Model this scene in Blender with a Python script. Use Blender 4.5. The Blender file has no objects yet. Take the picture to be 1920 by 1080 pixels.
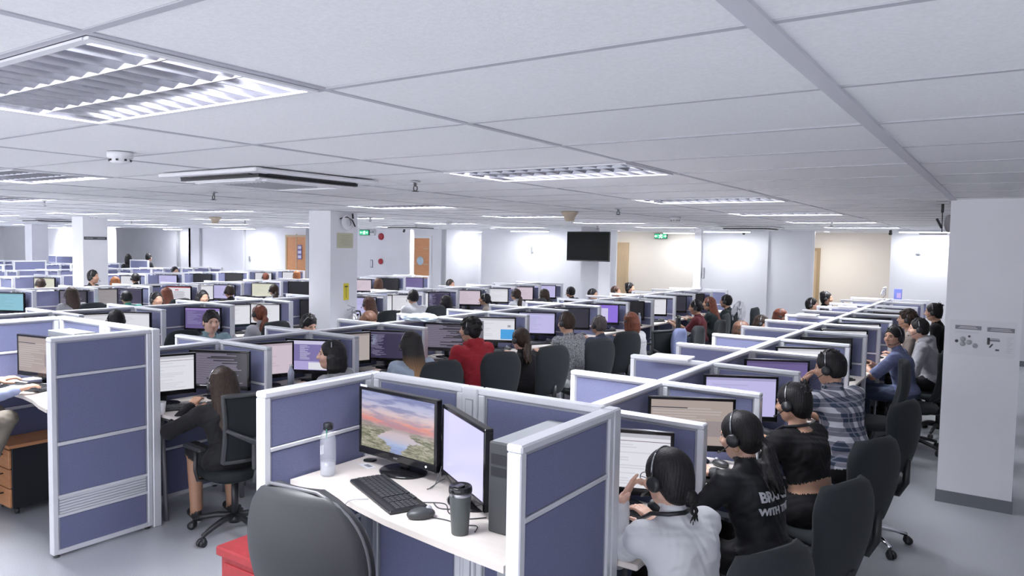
import bpy, bmesh, math, random
import numpy as np
from mathutils import Vector, Matrix, Euler
random.seed(7)
PI = math.pi
R = math.radians

# ---------------------------------------------------------------- camera
CAM_H = 2.05
TH, PH, RO, FPX = 0.59489, 0.05736, 0.01753, 1384.9
fw = Vector((-math.sin(TH)*math.cos(PH), math.cos(TH)*math.cos(PH), -math.sin(PH)))
rt = Vector((math.cos(TH), math.sin(TH), 0.0))
up = rt.cross(fw)
rt2 = rt*math.cos(RO) + up*math.sin(RO)
up2 = -rt*math.sin(RO) + up*math.cos(RO)
cam_data = bpy.data.cameras.new('camera')
cam = bpy.data.objects.new('camera', cam_data)
bpy.context.scene.collection.objects.link(cam)
cm = Matrix((rt2, up2, -fw)).transposed().to_4x4()
cm.translation = Vector((0, 0, CAM_H))
cam.matrix_world = cm
cam_data.sensor_width = 36.0
cam_data.lens = FPX/1920*36.0
cam_data.clip_start = 0.05
cam_data.clip_end = 200
bpy.context.scene.camera = cam

# ---------------------------------------------------------------- world, exposure
sc = bpy.context.scene
sc.view_settings.view_transform = 'Standard'
sc.view_settings.look = 'None'
sc.view_settings.exposure = 0.42
sc.view_settings.gamma = 1.0
sc.view_settings.use_curve_mapping = False
w = bpy.data.worlds.new('world'); sc.world = w; w.use_nodes = True
w.node_tree.nodes['Background'].inputs[0].default_value = (0.84, 0.85, 0.92, 1)
w.node_tree.nodes['Background'].inputs[1].default_value = 2.35
sc.cycles.max_bounces = 9
sc.cycles.diffuse_bounces = 6
sc.cycles.glossy_bounces = 3
sc.cycles.transmission_bounces = 6
sc.cycles.transparent_max_bounces = 6
sc.cycles.sample_clamp_indirect = 8.0
sc.cycles.caustics_reflective = True
sc.cycles.blur_glossy = 1.0
sc.cycles.caustics_refractive = False
sc.cycles.use_denoising = True
sc.cycles.use_adaptive_sampling = True
sc.cycles.adaptive_threshold = 0.02
CEIL = 2.48
TX0, TDX = -0.42, 1.22        # ceiling grid: lines at TX0 - n*TDX
TY0, TDY = 0.80, 0.66         # and at TY0 + n*TDY
LAMP_POWER = 80.0

# ---------------------------------------------------------------- materials
MATS = {}
def nt(name):
    m = bpy.data.materials.new(name); m.use_nodes = True
    b = m.node_tree.nodes['Principled BSDF']
    return m, m.node_tree, b
def mat(name, col, rough=0.5, metal=0.0, spec=0.5, bump=0, bscale=200, var=0, vscale=60, emis=None, es=0, coords='Object', sheen=0, stretch=None):
    if name in MATS: return MATS[name]
    m, t, b = nt(name)
    b.inputs['Base Color'].default_value = (*col, 1)
    b.inputs['Roughness'].default_value = rough
    b.inputs['Metallic'].default_value = metal
    b.inputs['Specular IOR Level'].default_value = spec
    if sheen: b.inputs['Sheen Weight'].default_value = sheen
    N = t.nodes; L = t.links
    if bump or var:
        tc = N.new('ShaderNodeTexCoord'); mp = N.new('ShaderNodeMapping')
        L.new(tc.outputs[coords], mp.inputs[0])
        if stretch: mp.inputs['Scale'].default_value = stretch
    if var:
        n1 = N.new('ShaderNodeTexNoise'); n1.inputs['Scale'].default_value = vscale; n1.inputs['Detail'].default_value = 3
        L.new(mp.outputs[0], n1.inputs['Vector'])
        mr = N.new('ShaderNodeMapRange'); mr.inputs[3].default_value = 1-var; mr.inputs[4].default_value = 1+var
        mr.inputs[1].default_value = .3; mr.inputs[2].default_value = .7
        L.new(n1.outputs[0], mr.inputs[0])
        mx = N.new('ShaderNodeMix'); mx.data_type = 'RGBA'; mx.blend_type = 'MULTIPLY'; mx.inputs[0].default_value = 1
        mx.inputs[6].default_value = (*col, 1); L.new(mr.outputs[0], mx.inputs[7]); L.new(mx.outputs[2], b.inputs['Base Color'])
    if bump:
        n2 = N.new('ShaderNodeTexNoise'); n2.inputs['Scale'].default_value = bscale; n2.inputs['Detail'].default_value = 2
        L.new(mp.outputs[0], n2.inputs['Vector'])
        bp = N.new('ShaderNodeBump'); bp.inputs['Strength'].default_value = bump; bp.inputs['Distance'].default_value = .002
        L.new(n2.outputs[0], bp.inputs['Height']); L.new(bp.outputs[0], b.inputs['Normal'])
    if emis:
        b.inputs['Emission Color'].default_value = (*emis, 1); b.inputs['Emission Strength'].default_value = es
    MATS[name] = m
    return m
def emat(name, col, s=1.0):
    if name in MATS: return MATS[name]
    return mat(name, (0.02, 0.02, 0.02), .25, emis=col, es=s)
def srgb(r, g, b):
    f = lambda c: (c/255/12.92) if c/255 <= .04045 else ((c/255+.055)/1.055)**2.4
    return (f(r), f(g), f(b))

M_WALL = mat('wall_paint', (0.78, 0.78, 0.81), .75, var=.02, vscale=2)
M_WALLC = mat('cream_wall_paint', (0.76, 0.72, 0.66), .75)
M_COL = mat('column_paint', (0.86, 0.86, 0.89), .6, var=.015, vscale=3)
M_BASE = mat('skirting_vinyl', (0.16, 0.17, 0.19), .5)
M_CEIL = mat('ceiling_tile', (0.86, 0.86, 0.87), .9, var=.035, vscale=90, bump=.25, bscale=220)
M_TBAR = mat('ceiling_grid_metal', (0.50, 0.50, 0.54), .5)  # bars greyed down to stand in for the gap shadows between tiles
M_FRAME = mat('partition_aluminium', (0.72, 0.73, 0.77), .35, metal=.25)
M_FRAMED = mat('partition_groove', (0.36, 0.37, 0.42), .45, metal=.3)
M_FAB = mat('partition_fabric', (0.150, 0.163, 0.272), .9, var=.13, vscale=260, bump=.3, bscale=500, sheen=.1, spec=.2)
M_DESK = mat('desk_laminate', (0.72, 0.66, 0.61), .42, var=.03, vscale=9, stretch=(1, 8, 1))
M_DESKE = mat('desk_edge', (0.60, 0.55, 0.51), .5)
M_LEG = mat('desk_leg_grey', (0.30, 0.31, 0.33), .4, metal=.5)
M_BLK = mat('black_plastic', (0.018, 0.019, 0.022), .38)
M_BLKG = mat('gloss_black_plastic', (0.012, 0.012, 0.014), .12)
M_DGR = mat('dark_grey_plastic', (0.045, 0.048, 0.052), .45)
M_CHF = mat('chair_fabric', (0.022, 0.026, 0.029), .9, spec=.25, var=.12, vscale=300, bump=.3, bscale=420, sheen=.05)
M_CHM = mat('chair_mesh', (0.016, 0.020, 0.022), .9, spec=.25, bump=.6, bscale=600, var=.2, vscale=500)
M_LEA = mat('chair_leatherette', (0.020, 0.021, 0.024), .5, bump=.15, bscale=260)
M_CHR = mat('chrome', (0.8, 0.8, 0.82), .12, metal=1)
M_STL = mat('brushed_steel', (0.55, 0.55, 0.57), .3, metal=1)
M_WPL = mat('white_plastic', (0.8, 0.8, 0.82), .4)
M_GPL = mat('grey_plastic', (0.4, 0.41, 0.43), .45)
M_MIR = mat('louver_mirror', (0.66, 0.66, 0.70), .16, metal=1)
M_ORW = mat('orange_wood', (0.58, 0.27, 0.12), .5, var=.08, vscale=5, stretch=(1, 1, 8))
M_TAN = mat('tan_door_wood', (0.52, 0.40, 0.26), .5, var=.05, vscale=5, stretch=(6, 6, 1))
M_PAP = mat('white_paper', (0.82, 0.82, 0.85), .7)
M_INK = mat('dark_ink', (0.06, 0.06, 0.07), .6)
M_INKG = mat('grey_ink', (0.25, 0.25, 0.28), .6)
M_RED = mat('red_leatherette', (0.33, 0.03, 0.035), .5, var=.12, vscale=20)
M_GLS = None

# floor: grey speckled polished vinyl
def floor_mat():
    m, t, b = nt('floor_vinyl'); N = t.nodes; L = t.links
    tc = N.new('ShaderNodeTexCoord')
    n1 = N.new('ShaderNodeTexNoise'); n1.inputs['Scale'].default_value = 220; n1.inputs['Detail'].default_value = 2
    n2 = N.new('ShaderNodeTexNoise'); n2.inputs['Scale'].default_value = 1.4
    for n in (n1, n2): L.new(tc.outputs['Object'], n.inputs['Vector'])
    cr = N.new('ShaderNodeValToRGB'); cr.color_ramp.elements[0].position = .35; cr.color_ramp.elements[1].position = .65
    cr.color_ramp.elements[0].color = (0.37, 0.385, 0.415, 1); cr.color_ramp.elements[1].color = (0.46, 0.475, 0.505, 1)
    L.new(n1.outputs[0], cr.inputs[0]); L.new(cr.outputs[0], b.inputs['Base Color'])
    mr = N.new('ShaderNodeMapRange'); mr.inputs[3].default_value = .2; mr.inputs[4].default_value = .3
    L.new(n2.outputs[0], mr.inputs[0]); L.new(mr.outputs[0], b.inputs['Roughness'])
    return m
M_FLOOR = floor_mat()
def glass(name, col=(1, 1, 1), rough=0.02, ior=1.3):
    m, t, b = nt(name)
    b.inputs['Base Color'].default_value = (*col, 1); b.inputs['Transmission Weight'].default_value = 1
    b.inputs['Roughness'].default_value = rough; b.inputs['IOR'].default_value = ior
    return m
def clear(name, col, a):
    m = mat(name, col, .06, spec=.8); m.node_tree.nodes['Principled BSDF'].inputs['Alpha'].default_value = a; return m
M_PET = clear('clear_bottle_plastic', (.85, .87, .92), .22)
M_WAT = clear('water', (.62, .65, .72), .38)

# ---------------------------------------------------------------- mesh accumulator
class MB:
    def __init__(s): s.v = []; s.f = []; s.m = []; s.mats = []; s.sm = []
    def mi(s, m):
        if m not in s.mats: s.mats.append(m)
        return s.mats.index(m)
    def add(s, vs, fs, m, smooth=False):
        o = len(s.v); s.v.extend([tuple(v) for v in vs]); k = s.mi(m)
        for f in fs: s.f.append([i+o for i in f]); s.m.append(k); s.sm.append(smooth)
        return s
    def box(s, c, d, m, rz=0, bev=0, rot=None):
        cx, cy, cz = c; x, y, z = d[0]/2, d[1]/2, d[2]/2
        if bev:
            b = min(bev, x*.98, y*.98, z*.98)
            vs = []
            for sx in (-1, 1):
                for sy in (-1, 1):
                    for sz in (-1, 1):
                        vs += [Vector((sx*x, sy*(y-b), sz*(z-b))), Vector((sx*(x-b), sy*y, sz*(z-b))), Vector((sx*(x-b), sy*(y-b), sz*z))]
            I = lambda a, b_, c_, k: ((a*2+b_)*2+c_)*3+k
            fs = []
            for a in (0, 1):
                q = [I(a, 0, 0, 0), I(a, 1, 0, 0), I(a, 1, 1, 0), I(a, 0, 1, 0)]; fs.append(q if a else q[::-1])
                q = [I(0, a, 0, 1), I(0, a, 1, 1), I(1, a, 1, 1), I(1, a, 0, 1)]; fs.append(q if a else q[::-1])
                q = [I(0, 0, a, 2), I(1, 0, a, 2), I(1, 1, a, 2), I(0, 1, a, 2)]; fs.append(q if a else q[::-1])
            for a in (0, 1):
                for b_ in (0, 1):
                    q = [I(a, b_, 0, 0), I(a, b_, 0, 1), I(a, b_, 1, 1), I(a, b_, 1, 0)]; fs.append(q if a ^ b_ ^ 1 == 0 else q[::-1])
                    q = [I(a, 0, b_, 0), I(a, 1, b_, 0), I(a, 1, b_, 2), I(a, 0, b_, 2)]; fs.append(q if a ^ b_ ^ 1 else q[::-1])
                    q = [I(0, a, b_, 1), I(0, a, b_, 2), I(1, a, b_, 2), I(1, a, b_, 1)]; fs.append(q if a ^ b_ ^ 1 else q[::-1])
                    for c_ in (0, 1):
                        q = [I(a, b_, c_, 0), I(a, b_, c_, 1), I(a, b_, c_, 2)]; fs.append(q)
        else:
            vs = [Vector((sx*x, sy*y, sz*z)) for sx in (-1, 1) for sy in (-1, 1) for sz in (-1, 1)]
            fs = [(0, 1, 3, 2), (4, 6, 7, 5), (0, 4, 5, 1), (2, 3, 7, 6), (0, 2, 6, 4), (1, 5, 7, 3)]
        if rot is not None: vs = [rot @ v for v in vs]
        elif rz:
            Mz = Matrix.Rotation(rz, 3, 'Z'); vs = [Mz @ v for v in vs]
        return s.add([v+Vector(c) for v in vs], fs, m)
    def tube(s, pts, r, m, n=8, caps=True, smooth=True):
        pts = [Vector(p) for p in pts]
        rs = r if isinstance(r, (list, tuple)) else [r]*len(pts)
        vs = []; fs = []; prev = None
        for i, p in enumerate(pts):
            d = (pts[min(i+1, len(pts)-1)]-pts[max(i-1, 0)])
            if d.length < 1e-9: d = Vector((0, 0, 1))
            d.normalize()
            if prev is None:
                a = d.orthogonal().normalized()
            else:
                a = (prev - d*prev.dot(d))
                a = a.normalized() if a.length > 1e-6 else d.orthogonal().normalized()
            prev = a; b = d.cross(a)
            for k in range(n):
                t = 2*PI*k/n; vs.append(p+(a*math.cos(t)+b*math.sin(t))*rs[i])
        for i in range(len(pts)-1):
            for k in range(n):
                fs.append((i*n+k, i*n+(k+1) % n, (i+1)*n+(k+1) % n, (i+1)*n+k))
        if caps: fs.append(tuple(range(n))[::-1]); fs.append(tuple((len(pts)-1)*n+k for k in range(n)))
        return s.add(vs, fs, m, smooth)
    def lathe(s, prof, m, c=(0, 0, 0), n=24, rot=None, smooth=True, cap=True):
        vs = []; fs = []
        for (r, z) in prof:
            for k in range(n):
                t = 2*PI*k/n; vs.append(Vector((r*math.cos(t), r*math.sin(t), z)))
        for i in range(len(prof)-1):
            for k in range(n): fs.append((i*n+k, i*n+(k+1) % n, (i+1)*n+(k+1) % n, (i+1)*n+k))
        if cap:
            fs.append(tuple(range(n))[::-1]); fs.append(tuple((len(prof)-1)*n+k for k in range(n)))
        if rot is not None: vs = [rot @ v for v in vs]
        return s.add([v+Vector(c) for v in vs], fs, m, smooth)
    def ell(s, c, r, m, n=14, k=9, rot=None):
        vs = []; fs = []
        for i in range(k+1):
            a = PI*i/k
            for j in range(n):
                t = 2*PI*j/n; vs.append(Vector((r[0]*math.sin(a)*math.cos(t), r[1]*math.sin(a)*math.sin(t), -r[2]*math.cos(a))))
        for i in range(k):
            for j in range(n): fs.append((i*n+j, i*n+(j+1) % n, (i+1)*n+(j+1) % n, (i+1)*n+j))
        if rot is not None: vs = [rot @ v for v in vs]
        return s.add([v+Vector(c) for v in vs], fs, m, True)
    def quad(s, a, b, c, d, m): return s.add([a, b, c, d], [(0, 1, 2, 3)], m)
    def grid(s, fn, nu, nv, th, m, smooth=True):
        """sheet fn(u,v)->Vector given thickness th along its normal"""
        P = [[Vector(fn(i/nu, j/nv)) for j in range(nv+1)] for i in range(nu+1)]
        def nrm(i, j):
            a = P[min(i+1, nu)][j]-P[max(i-1, 0)][j]; b = P[i][min(j+1, nv)]-P[i][max(j-1, 0)]
            n_ = a.cross(b); return n_.normalized() if n_.length > 1e-9 else Vector((0, 0, 1))
        W = nv+1; vs = []
        for sgn in (.5, -.5):
            for i in range(nu+1):
                for j in range(nv+1):
                    e = 1.0 if 0 < i < nu and 0 < j < nv else .35
                    vs.append(P[i][j]+nrm(i, j)*th*sgn*e)
        o = (nu+1)*W; fs = []
        for i in range(nu):
            for j in range(nv):
                fs.append((i*W+j, (i+1)*W+j, (i+1)*W+j+1, i*W+j+1))
                fs.append((o+i*W+j, o+i*W+j+1, o+(i+1)*W+j+1, o+(i+1)*W+j))
        for i in range(nu):
            fs.append((i*W, o+i*W, o+(i+1)*W, (i+1)*W)); fs.append((i*W+nv, (i+1)*W+nv, o+(i+1)*W+nv, o+i*W+nv))
        for j in range(nv):
            fs.append((j, j+1, o+j+1, o+j)); fs.append((nu*W+j, o+nu*W+j, o+nu*W+j+1, nu*W+j+1))
        return s.add(vs, fs, m, smooth)
    def mesh(s, name='mesh'):
        me = bpy.data.meshes.new(name)
        me.from_pydata(s.v, [], s.f)
        for m in s.mats: me.materials.append(m)
        me.polygons.foreach_set('material_index', s.m)
        me.polygons.foreach_set('use_smooth', s.sm)
        me.update()
        return me

COL = bpy.context.scene.collection
def link(name, me, parent=None, loc=None, rot=None, scl=None):
    o = bpy.data.objects.new(name, me); COL.objects.link(o)
    if parent is not None: o.parent = parent
    if loc is not None: o.location = loc
    if rot is not None: o.rotation_euler = rot if not isinstance(rot, (int, float)) else (0, 0, rot)
    if scl is not None: o.scale = scl
    return o
def tag(o, label, cat, group=None, kind=None):
    if label: o['label'] = label
    if cat: o['category'] = cat
    if group: o['group'] = group
    if kind: o['kind'] = kind
    return o
def thing(name, label, cat, loc=(0, 0, 0), rz=0, group=None):
    e = bpy.data.objects.new(name, None); COL.objects.link(e); e.empty_display_size = .1
    e.location = loc; e.rotation_euler = (0, 0, rz)
    return tag(e, label, cat, group)
def struct(name, me, loc=None):
    o = link(name, me, loc=loc); o['kind'] = 'structure'; return o
CACHE = {}
def cached(key, fn):
    if key not in CACHE: CACHE[key] = fn()
    return CACHE[key]
ORD = 'first second third fourth fifth sixth seventh eighth ninth tenth eleventh twelfth thirteenth fourteenth fifteenth sixteenth'.split()
# ================================================================ ROOM
def plane_box(name, x0, x1, y0, y1, z0, z1, m):
    b = MB(); b.box(((x0+x1)/2, (y0+y1)/2, (z0+z1)/2), (x1-x0, y1-y0, z1-z0), m)
    return struct(name, b.mesh(name))
plane_box('floor', -38, 2.2, -2.5, 20.2, -.1, 0, M_FLOOR)
# ceiling: every tile a slightly set-back panel between T-bars, cells with fixtures left open
FIX = []
for c in range(9):
    if c == 1: ys = [2, 8, 12, 16, 20]
    elif c == 2: ys = [4, 8, 12, 16, 20]
    else: ys = [0, 4, 8, 12, 16, 20]
    for r_ in ys: FIX.append((2+3*c, r_))
fixset = set((a, b_) for a, b_ in FIX)
cb = MB(); gb = MB(); M_TBAR2 = mat('wide_ceiling_bar', (.62, .62, .66), .5)
nx0, nx1, ny0, ny1 = -2, 31, -5, 29
for i in range(nx0, nx1):
    xa, xb = TX0-(i)*TDX, TX0-(i-1)*TDX
    for j in range(ny0, ny1):
        ya, yb = TY0+j*TDY, TY0+(j+1)*TDY
        if (i, j) in fixset: continue
        e = .011; dz = .004+.003*random.random()
        tilt = random.uniform(-.0012, .0012)
        cb.add([(xa+e, ya+e, CEIL+dz+tilt), (xb-e, ya+e, CEIL+dz-tilt), (xb-e, yb-e, CEIL+dz+tilt), (xa+e, yb-e, CEIL+dz-tilt)], [(0, 3, 2, 1)], M_CEIL)
plane_box('ceiling', -38, 2.2, -2.5, 20.2, CEIL+.16, CEIL+.2, M_CEIL)
struct('ceiling', cb.mesh('ceiling_tiles'))
for i in range(nx0, nx1+1):
    x = TX0-(i-1)*TDX; wdt = .045 if i == 1 else .024
    gb.box((x, (TY0+ny0*TDY+TY0+ny1*TDY)/2, CEIL+.0045), (wdt, (ny1-ny0)*TDY, .006 if i != 1 else .018), M_TBAR if i != 1 else M_TBAR2)
for j in range(ny0, ny1+1):
    gb.box((TX0-(nx0+nx1-2)/2*TDX, TY0+j*TDY, CEIL+.0046), ((nx1-nx0)*TDX, .020, .006), M_TBAR)
struct('trim_1', gb.mesh('ceiling_grid'))

def fixture_meshes(hi):
    W, D, Hh = TDX-.03, TDY-.03, .085
    h = MB(); t = .004
    h.box((0, 0, Hh), (W, D, t), M_WPL)
    for s in (-1, 1):
        h.box((s*W/2, 0, Hh/2), (t, D, Hh), M_MIR); h.box((0, s*D/2, Hh/2), (W, t, Hh), M_MIR)
        h.box((s*(W/2-.008), 0, -.003), (.022, D, .006), M_WPL); h.box((0, s*(D/2-.008), -.003), (W-.04, .022, .006), M_WPL)
    lv = MB()
    n = 13 if hi else 9
    for k in range(1, n):
        x = -W/2+W*k/n; tw, bw, z1, z0 = .017, .002, .045, .004
        lv.add([(x-tw/2, -D/2, z1), (x+tw/2, -D/2, z1), (x+bw, -D/2, z0), (x-bw, -D/2, z0), (x-tw/2, D/2, z1), (x+tw/2, D/2, z1), (x+bw, D/2, z0), (x-bw, D/2, z0)],
               [(0, 3, 7, 4), (1, 5, 6, 2), (3, 2, 6, 7), (0, 4, 5, 1)], M_MIR)
    for y in (-D/6, D/6):
        tw, bw, z1, z0 = .05, .003, .055, .002
        lv.add([(-W/2, y-tw/2, z1), (-W/2, y+tw/2, z1), (-W/2, y+bw, z0), (-W/2, y-bw, z0), (W/2, y-tw/2, z1), (W/2, y+tw/2, z1), (W/2, y+bw, z0), (W/2, y-bw, z0)],
               [(0, 3, 7, 4), (1, 5, 6, 2), (3, 2, 6, 7)], M_MIR)
    tb = MB()
    for y in (-D/3, 0, D/3): tb.tube([(-W/2+.02, y, .066), (W/2-.02, y, .066)], .011, emat('lamp_tube_glow', (.86, .89, 1), 4.5), n=8)
    return h.mesh('lamp_housing'), lv.mesh('lamp_louver'), tb.mesh('lamp_tubes')
FM = {k: fixture_meshes(k) for k in (True, False)}
ld = bpy.data.lights.new('ceiling_lamp_light', 'AREA'); ld.shape = 'RECTANGLE'; ld.size = TDX-.10; ld.size_y = TDY-.10
ld.energy = LAMP_POWER; ld.color = (.93, .945, 1.0); ld.spread = R(128)
ROWN = ['nearest the camera', 'in the second row of lamps', 'in the third row of lamps', 'in the fourth row of lamps', 'in the fifth row of lamps', 'in the sixth row of lamps', 'in the last row of lamps']
for (i, j) in FIX:
    xc = TX0-i*TDX+TDX/2; yc = TY0+j*TDY+TDY/2; c = (i-2)//3
    big = math.hypot(xc, yc) < 9
    col = 'first second third fourth fifth sixth seventh eighth ninth'.split()[c]
    if (i, j) == (2, 0): lab = 'largest silver louvred ceiling lamp at the upper left of the photo'
    else: lab = f'silver louvred ceiling lamp, {col} lamp column from the right, {j//4+1 if c!=1 else ys.index(j)+1 if j in ys else j//4+1} back'
    lab = f'louvred ceiling lamp, {col} column from right, {ORD[max(0,round(j/4))]} from front' if (i, j) != (2, 0) else lab
    t = thing('ceiling_lamp', lab, 'ceiling light', (xc, yc, CEIL), 0, 'recessed ceiling lamps')
    a, b_, c_ = FM[big]
    link('housing', a, t); link('louver', b_, t); link('tube', c_, t)
    lo = bpy.data.objects.new('lamp_light', ld); COL.objects.link(lo); lo.parent = t; lo.location = (0, 0, .079)

# walls ------------------------------------------------------------------------
Z1 = CEIL+.16
def wall(name, x0, x1, y, m=M_WALL, th=.12): return plane_box(name, x0, x1, y, y+th, 0, Z1, m)
def swall(name, x, y0, y1, m=M_WALL, th=.12): return plane_box(name, x, x+th, y0, y1, 0, Z1, m)
wall('wall_back_right', -2.02, 2.1, 16.4)
swall('wall_back_right_return', -2.02, 16.52, 19)
wall('wall_back_recess_right', -5.2, -2.02, 19.0, M_WALLC)
wall('wall_back_middle', -6.05, -3.62, 17.0); wall('wall_back_step', -6.05, -4.55, 16.93, th=.07)
wall('wall_back_recess_middle', -10.6, -6.05, 18.6, M_WALLC)
swall('wall_back_recess_return', -6.17, 17.12, 18.6)
wall('wall_back_screen', -12.7, -8.46, 17.2)
wall('wall_back_bright', -15.4, -12.7, 18.4)
swall('wall_back_bright_return', -12.82, 17.32, 18.4)
wall('wall_back_door', -15.1, -13.72, 16.7)
swall('wall_back_door_return', -13.84, 16.82, 18.4)
wall('wall_back_exit', -18.4, -15.1, 16.9)
wall('wall_back_left', -25.2, -18.4, 15.9)
wall('wall_back_left_recess', -34.0, -25.2, 16.6)
swall('wall_back_left_return', -25.2, 15.9, 16.6)
wall('wall_back_far_left', -38, -28.0, 14.6)
swall('wall_left', -37.5, -2.5, 14.6)
swall('wall_right', 1.75, -2.5, 16.4)
# wall corner trims that read as bright edges
def trim(n, x, y, wd=.05, m=M_WPL, z1=CEIL, z0=0, dp=.05): return plane_box(n, x-wd/2, x+wd/2, y-dp/2, y+dp/2, z0, z1, m)
trim('trim_2', -3.6, 16.98); trim('trim_3', -8.44, 17.18, .06); trim('trim_4', -13.7, 16.68, .14, M_GPL)
trim('trim_5', -21.9, 15.86, .09); trim('trim_6', -24.4, 15.86, .08, M_GPL); trim('trim_7', -26.9, 16.5, .07, M_GPL)
trim('trim_8', -18.62, 15.86, .12, M_GPL)
# columns
def column(n, x0, x1, y0, y1, base=True):
    plane_box('wall_'+n, x0, x1, y0, y1, 0, CEIL+.02, M_COL)
    if base: plane_box('baseboard_'+n, x0-.008, x1+.008, y0-.008, y1+.008, 0, .10, M_BASE)
column('column_right', -.436, .08, 6.97, 7.47)
column('column_middle', -8.19, -7.755, 7.0, 7.5)
column('column_left', -16.2, -15.75, 7.6, 8.1)
column('column_back', -8.14, -7.68, 14.8, 15.38)
column('column_far_left', -27.5, -27.0, 11.4, 11.9)
plane_box('baseboard_back', -6.05, -3.62, 16.915, 16.93, 0, .1, M_BASE)
plane_box('baseboard_right', -2.02, 2.1, 16.385, 16.4, 0, .1, M_BASE)

# doors ---------------------------------------------------------------------------
def door(n, x0, x1, y, z1, m, fr, handle=True, extra=None):
    b = MB(); b.box(((x0+x1)/2, y-.02, z1/2), (x1-x0, .04, z1), m)
    o = struct(n, b.mesh(n))
    f = MB(); w_ = .07
    f.box((x0-w_/2, y-.03, z1/2), (w_, .06, z1), fr); f.box((x1+w_/2, y-.03, z1/2), (w_, .06, z1), fr); f.box(((x0+x1)/2, y-.03, z1+w_/2), (x1-x0+2*w_, .06, w_), fr)
    link('door_frame', f.mesh('door_frame'), o)
    if handle:
        h = MB(); h.tube([(x1-.08, y-.05, 1.0), (x1-.08, y-.10, 1.0), (x1-.20, y-.10, 1.0)], .012, M_STL); link('door_handle', h.mesh('door_handle'), o)
    if extra: link('door_panel', extra.mesh('door_panel'), o)
    return o
e1 = MB()
for z in (1.15, 1.62): e1.box((-14.86, 16.655, z+.3), (.22, .01, .02), M_TAN); e1.box((-14.36, 16.655, z+.3), (.2, .01, .02), M_TAN)
door('door_1', -14.98, -14.22, 16.7, 2.22, M_ORW, M_WPL, extra=e1)
s = MB(); s.lathe([(.0, 0), (.13, 0), (.13, .006)], mat('pale_blue_sticker', (.45, .58, .66), .6), n=24, rot=Matrix.Rotation(R(90), 3, 'X')); tag(link('door_sticker', s.mesh('door_sticker'), loc=(-14.58, 16.655, 1.55)), 'round pale blue sticker on the orange door beside the grey trim', 'sticker')
e2 = MB()
e2.box((-19.15, 15.855, 1.2), (.03, .02, 2.2), M_TAN)
door('door_2', -19.62, -18.72, 15.9, 2.2, M_ORW, M_TAN, extra=e2)
s = MB(); s.box((0, 0, 0), (.2, .006, .46), mat('violet_notice', (.16, .13, .32), .6))
for k in range(3): s.box((0, -.004, .15-.15*k), (.15, .004, .09), mat('notice_pale', (.6, .6, .7), .6))
tag(link('door_notice', s.mesh('door_notice'), loc=(-18.98, 15.84, 1.72)), 'violet notice with three pale blocks taped on the orange door at left', 'notice')
door('door_3', -9.6, -8.80, 18.6, 2.12, M_TAN, M_TAN, False)
door('door_4', -4.8, -3.93, 19.0, 2.05, M_TAN, mat('dark_tan_frame', (.36, .26, .15), .5), True)
door('door_5', -26.15, -25.7, 16.6, 2.1, mat('grey_door', (.2, .19, .2), .5), M_GPL, False)

# ceiling things -------------------------------------------------------------------
def aircon_mesh():
    b = MB(); S = 1.0
    b.box((0, 0, -.012), (S, S, .024), M_WPL, bev=.008)
    b.box((0, 0, -.034), (.80, .80, .020), M_BLK); b.box((0, 0, -.048), (.76, .76, .012), M_WPL, bev=.004)
    g = MB()
    for k in range(4):
        Mz = Matrix.Rotation(k*PI/2, 3, 'Z')
        g.box(Mz @ Vector((0, .42, -.026)), (.70, .03, .010), M_BLK, rz=k*PI/2)
    f = MB()
    for k in range(4):
        Mz = Matrix.Rotation(k*PI/2, 3, 'Z')
        f.box(Mz @ Vector((0, .33, -.057)), (.62, .05, .006), M_WPL, rot=Mz)
    gr = MB()
    for k in range(11): gr.box((-.2+.04*k, 0, -.056), (.022, .42, .006), M_GPL)
    return b.mesh('aircon_panel'), g.mesh('air_slot'), f.mesh('air_flap'), gr.mesh('air_grille')
AC = aircon_mesh()
for (x, y, lab) in [(-4.12, 3.2, 'square white ceiling air conditioner between the two nearest lamps'), (-4.15, 14.2, 'ceiling air conditioner near the back wall, above the middle wall section'), (-12.4, 13.8, 'ceiling air conditioner in front of the orange door'), (-19.5, 8.6, 'dark slotted ceiling air conditioner at far left')]:
    t = thing('ceiling_air_conditioner', lab, 'air conditioner', (x, y, CEIL-.004), 0, 'ceiling air conditioners')
    for nme, me in zip(('front_panel', 'air_slot', 'air_flap', 'grille'), AC): link(nme, me, t)
sd = MB(); sd.lathe([(.0, 0), (.055, 0), (.055, -.022), (.042, -.03), (.042, -.042), (.03, -.05), (0, -.05)], M_WPL, n=24)
sm = MB()
for k in range(8): sm.box((.043*math.cos(k*PI/4), .043*math.sin(k*PI/4), -.036), (.012, .008, .008), M_BLK, rz=k*PI/4)
SDM = (sd.mesh('detector_body'), sm.mesh('detector_vent'))
for (x, y, lab, sc_) in [(-3.72, 1.98, 'white smoke detector on the ceiling in front of the nearest air conditioner', 1.1), (-3.87, 9.7, 'white round detector on the ceiling, over the middle row of desks', 1.3), (-8.6, 10.6, 'white detector behind the middle column', 1.2), (-14.5, 7.2, 'white detector on ceiling right of the left column', 1.2)]:
    t = thing('smoke_detector', lab, 'smoke detector', (x, y, CEIL), 0, 'smoke detectors'); t.scale = (sc_,)*3
    link('body', SDM[0], t); link('vent', SDM[1], t)
sp = MB(); sp.lathe([(0, 0), (.028, 0), (.03, -.004), (.012, -.008), (.008, -.03), (0, -.03)], M_STL, n=14)
sp.tube([(-.012, 0, -.028), (-.014, 0, -.045), (0, 0, -.055)], .003, M_DGR, n=6); sp.tube([(.012, 0, -.028), (.014, 0, -.045), (0, 0, -.055)], .003, M_DGR, n=6)
sp.lathe([(0, -.053), (.018, -.053), (.018, -.057), (0, -.057)], M_DGR, n=12)
SPM = sp.mesh('sprinkler')
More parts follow.
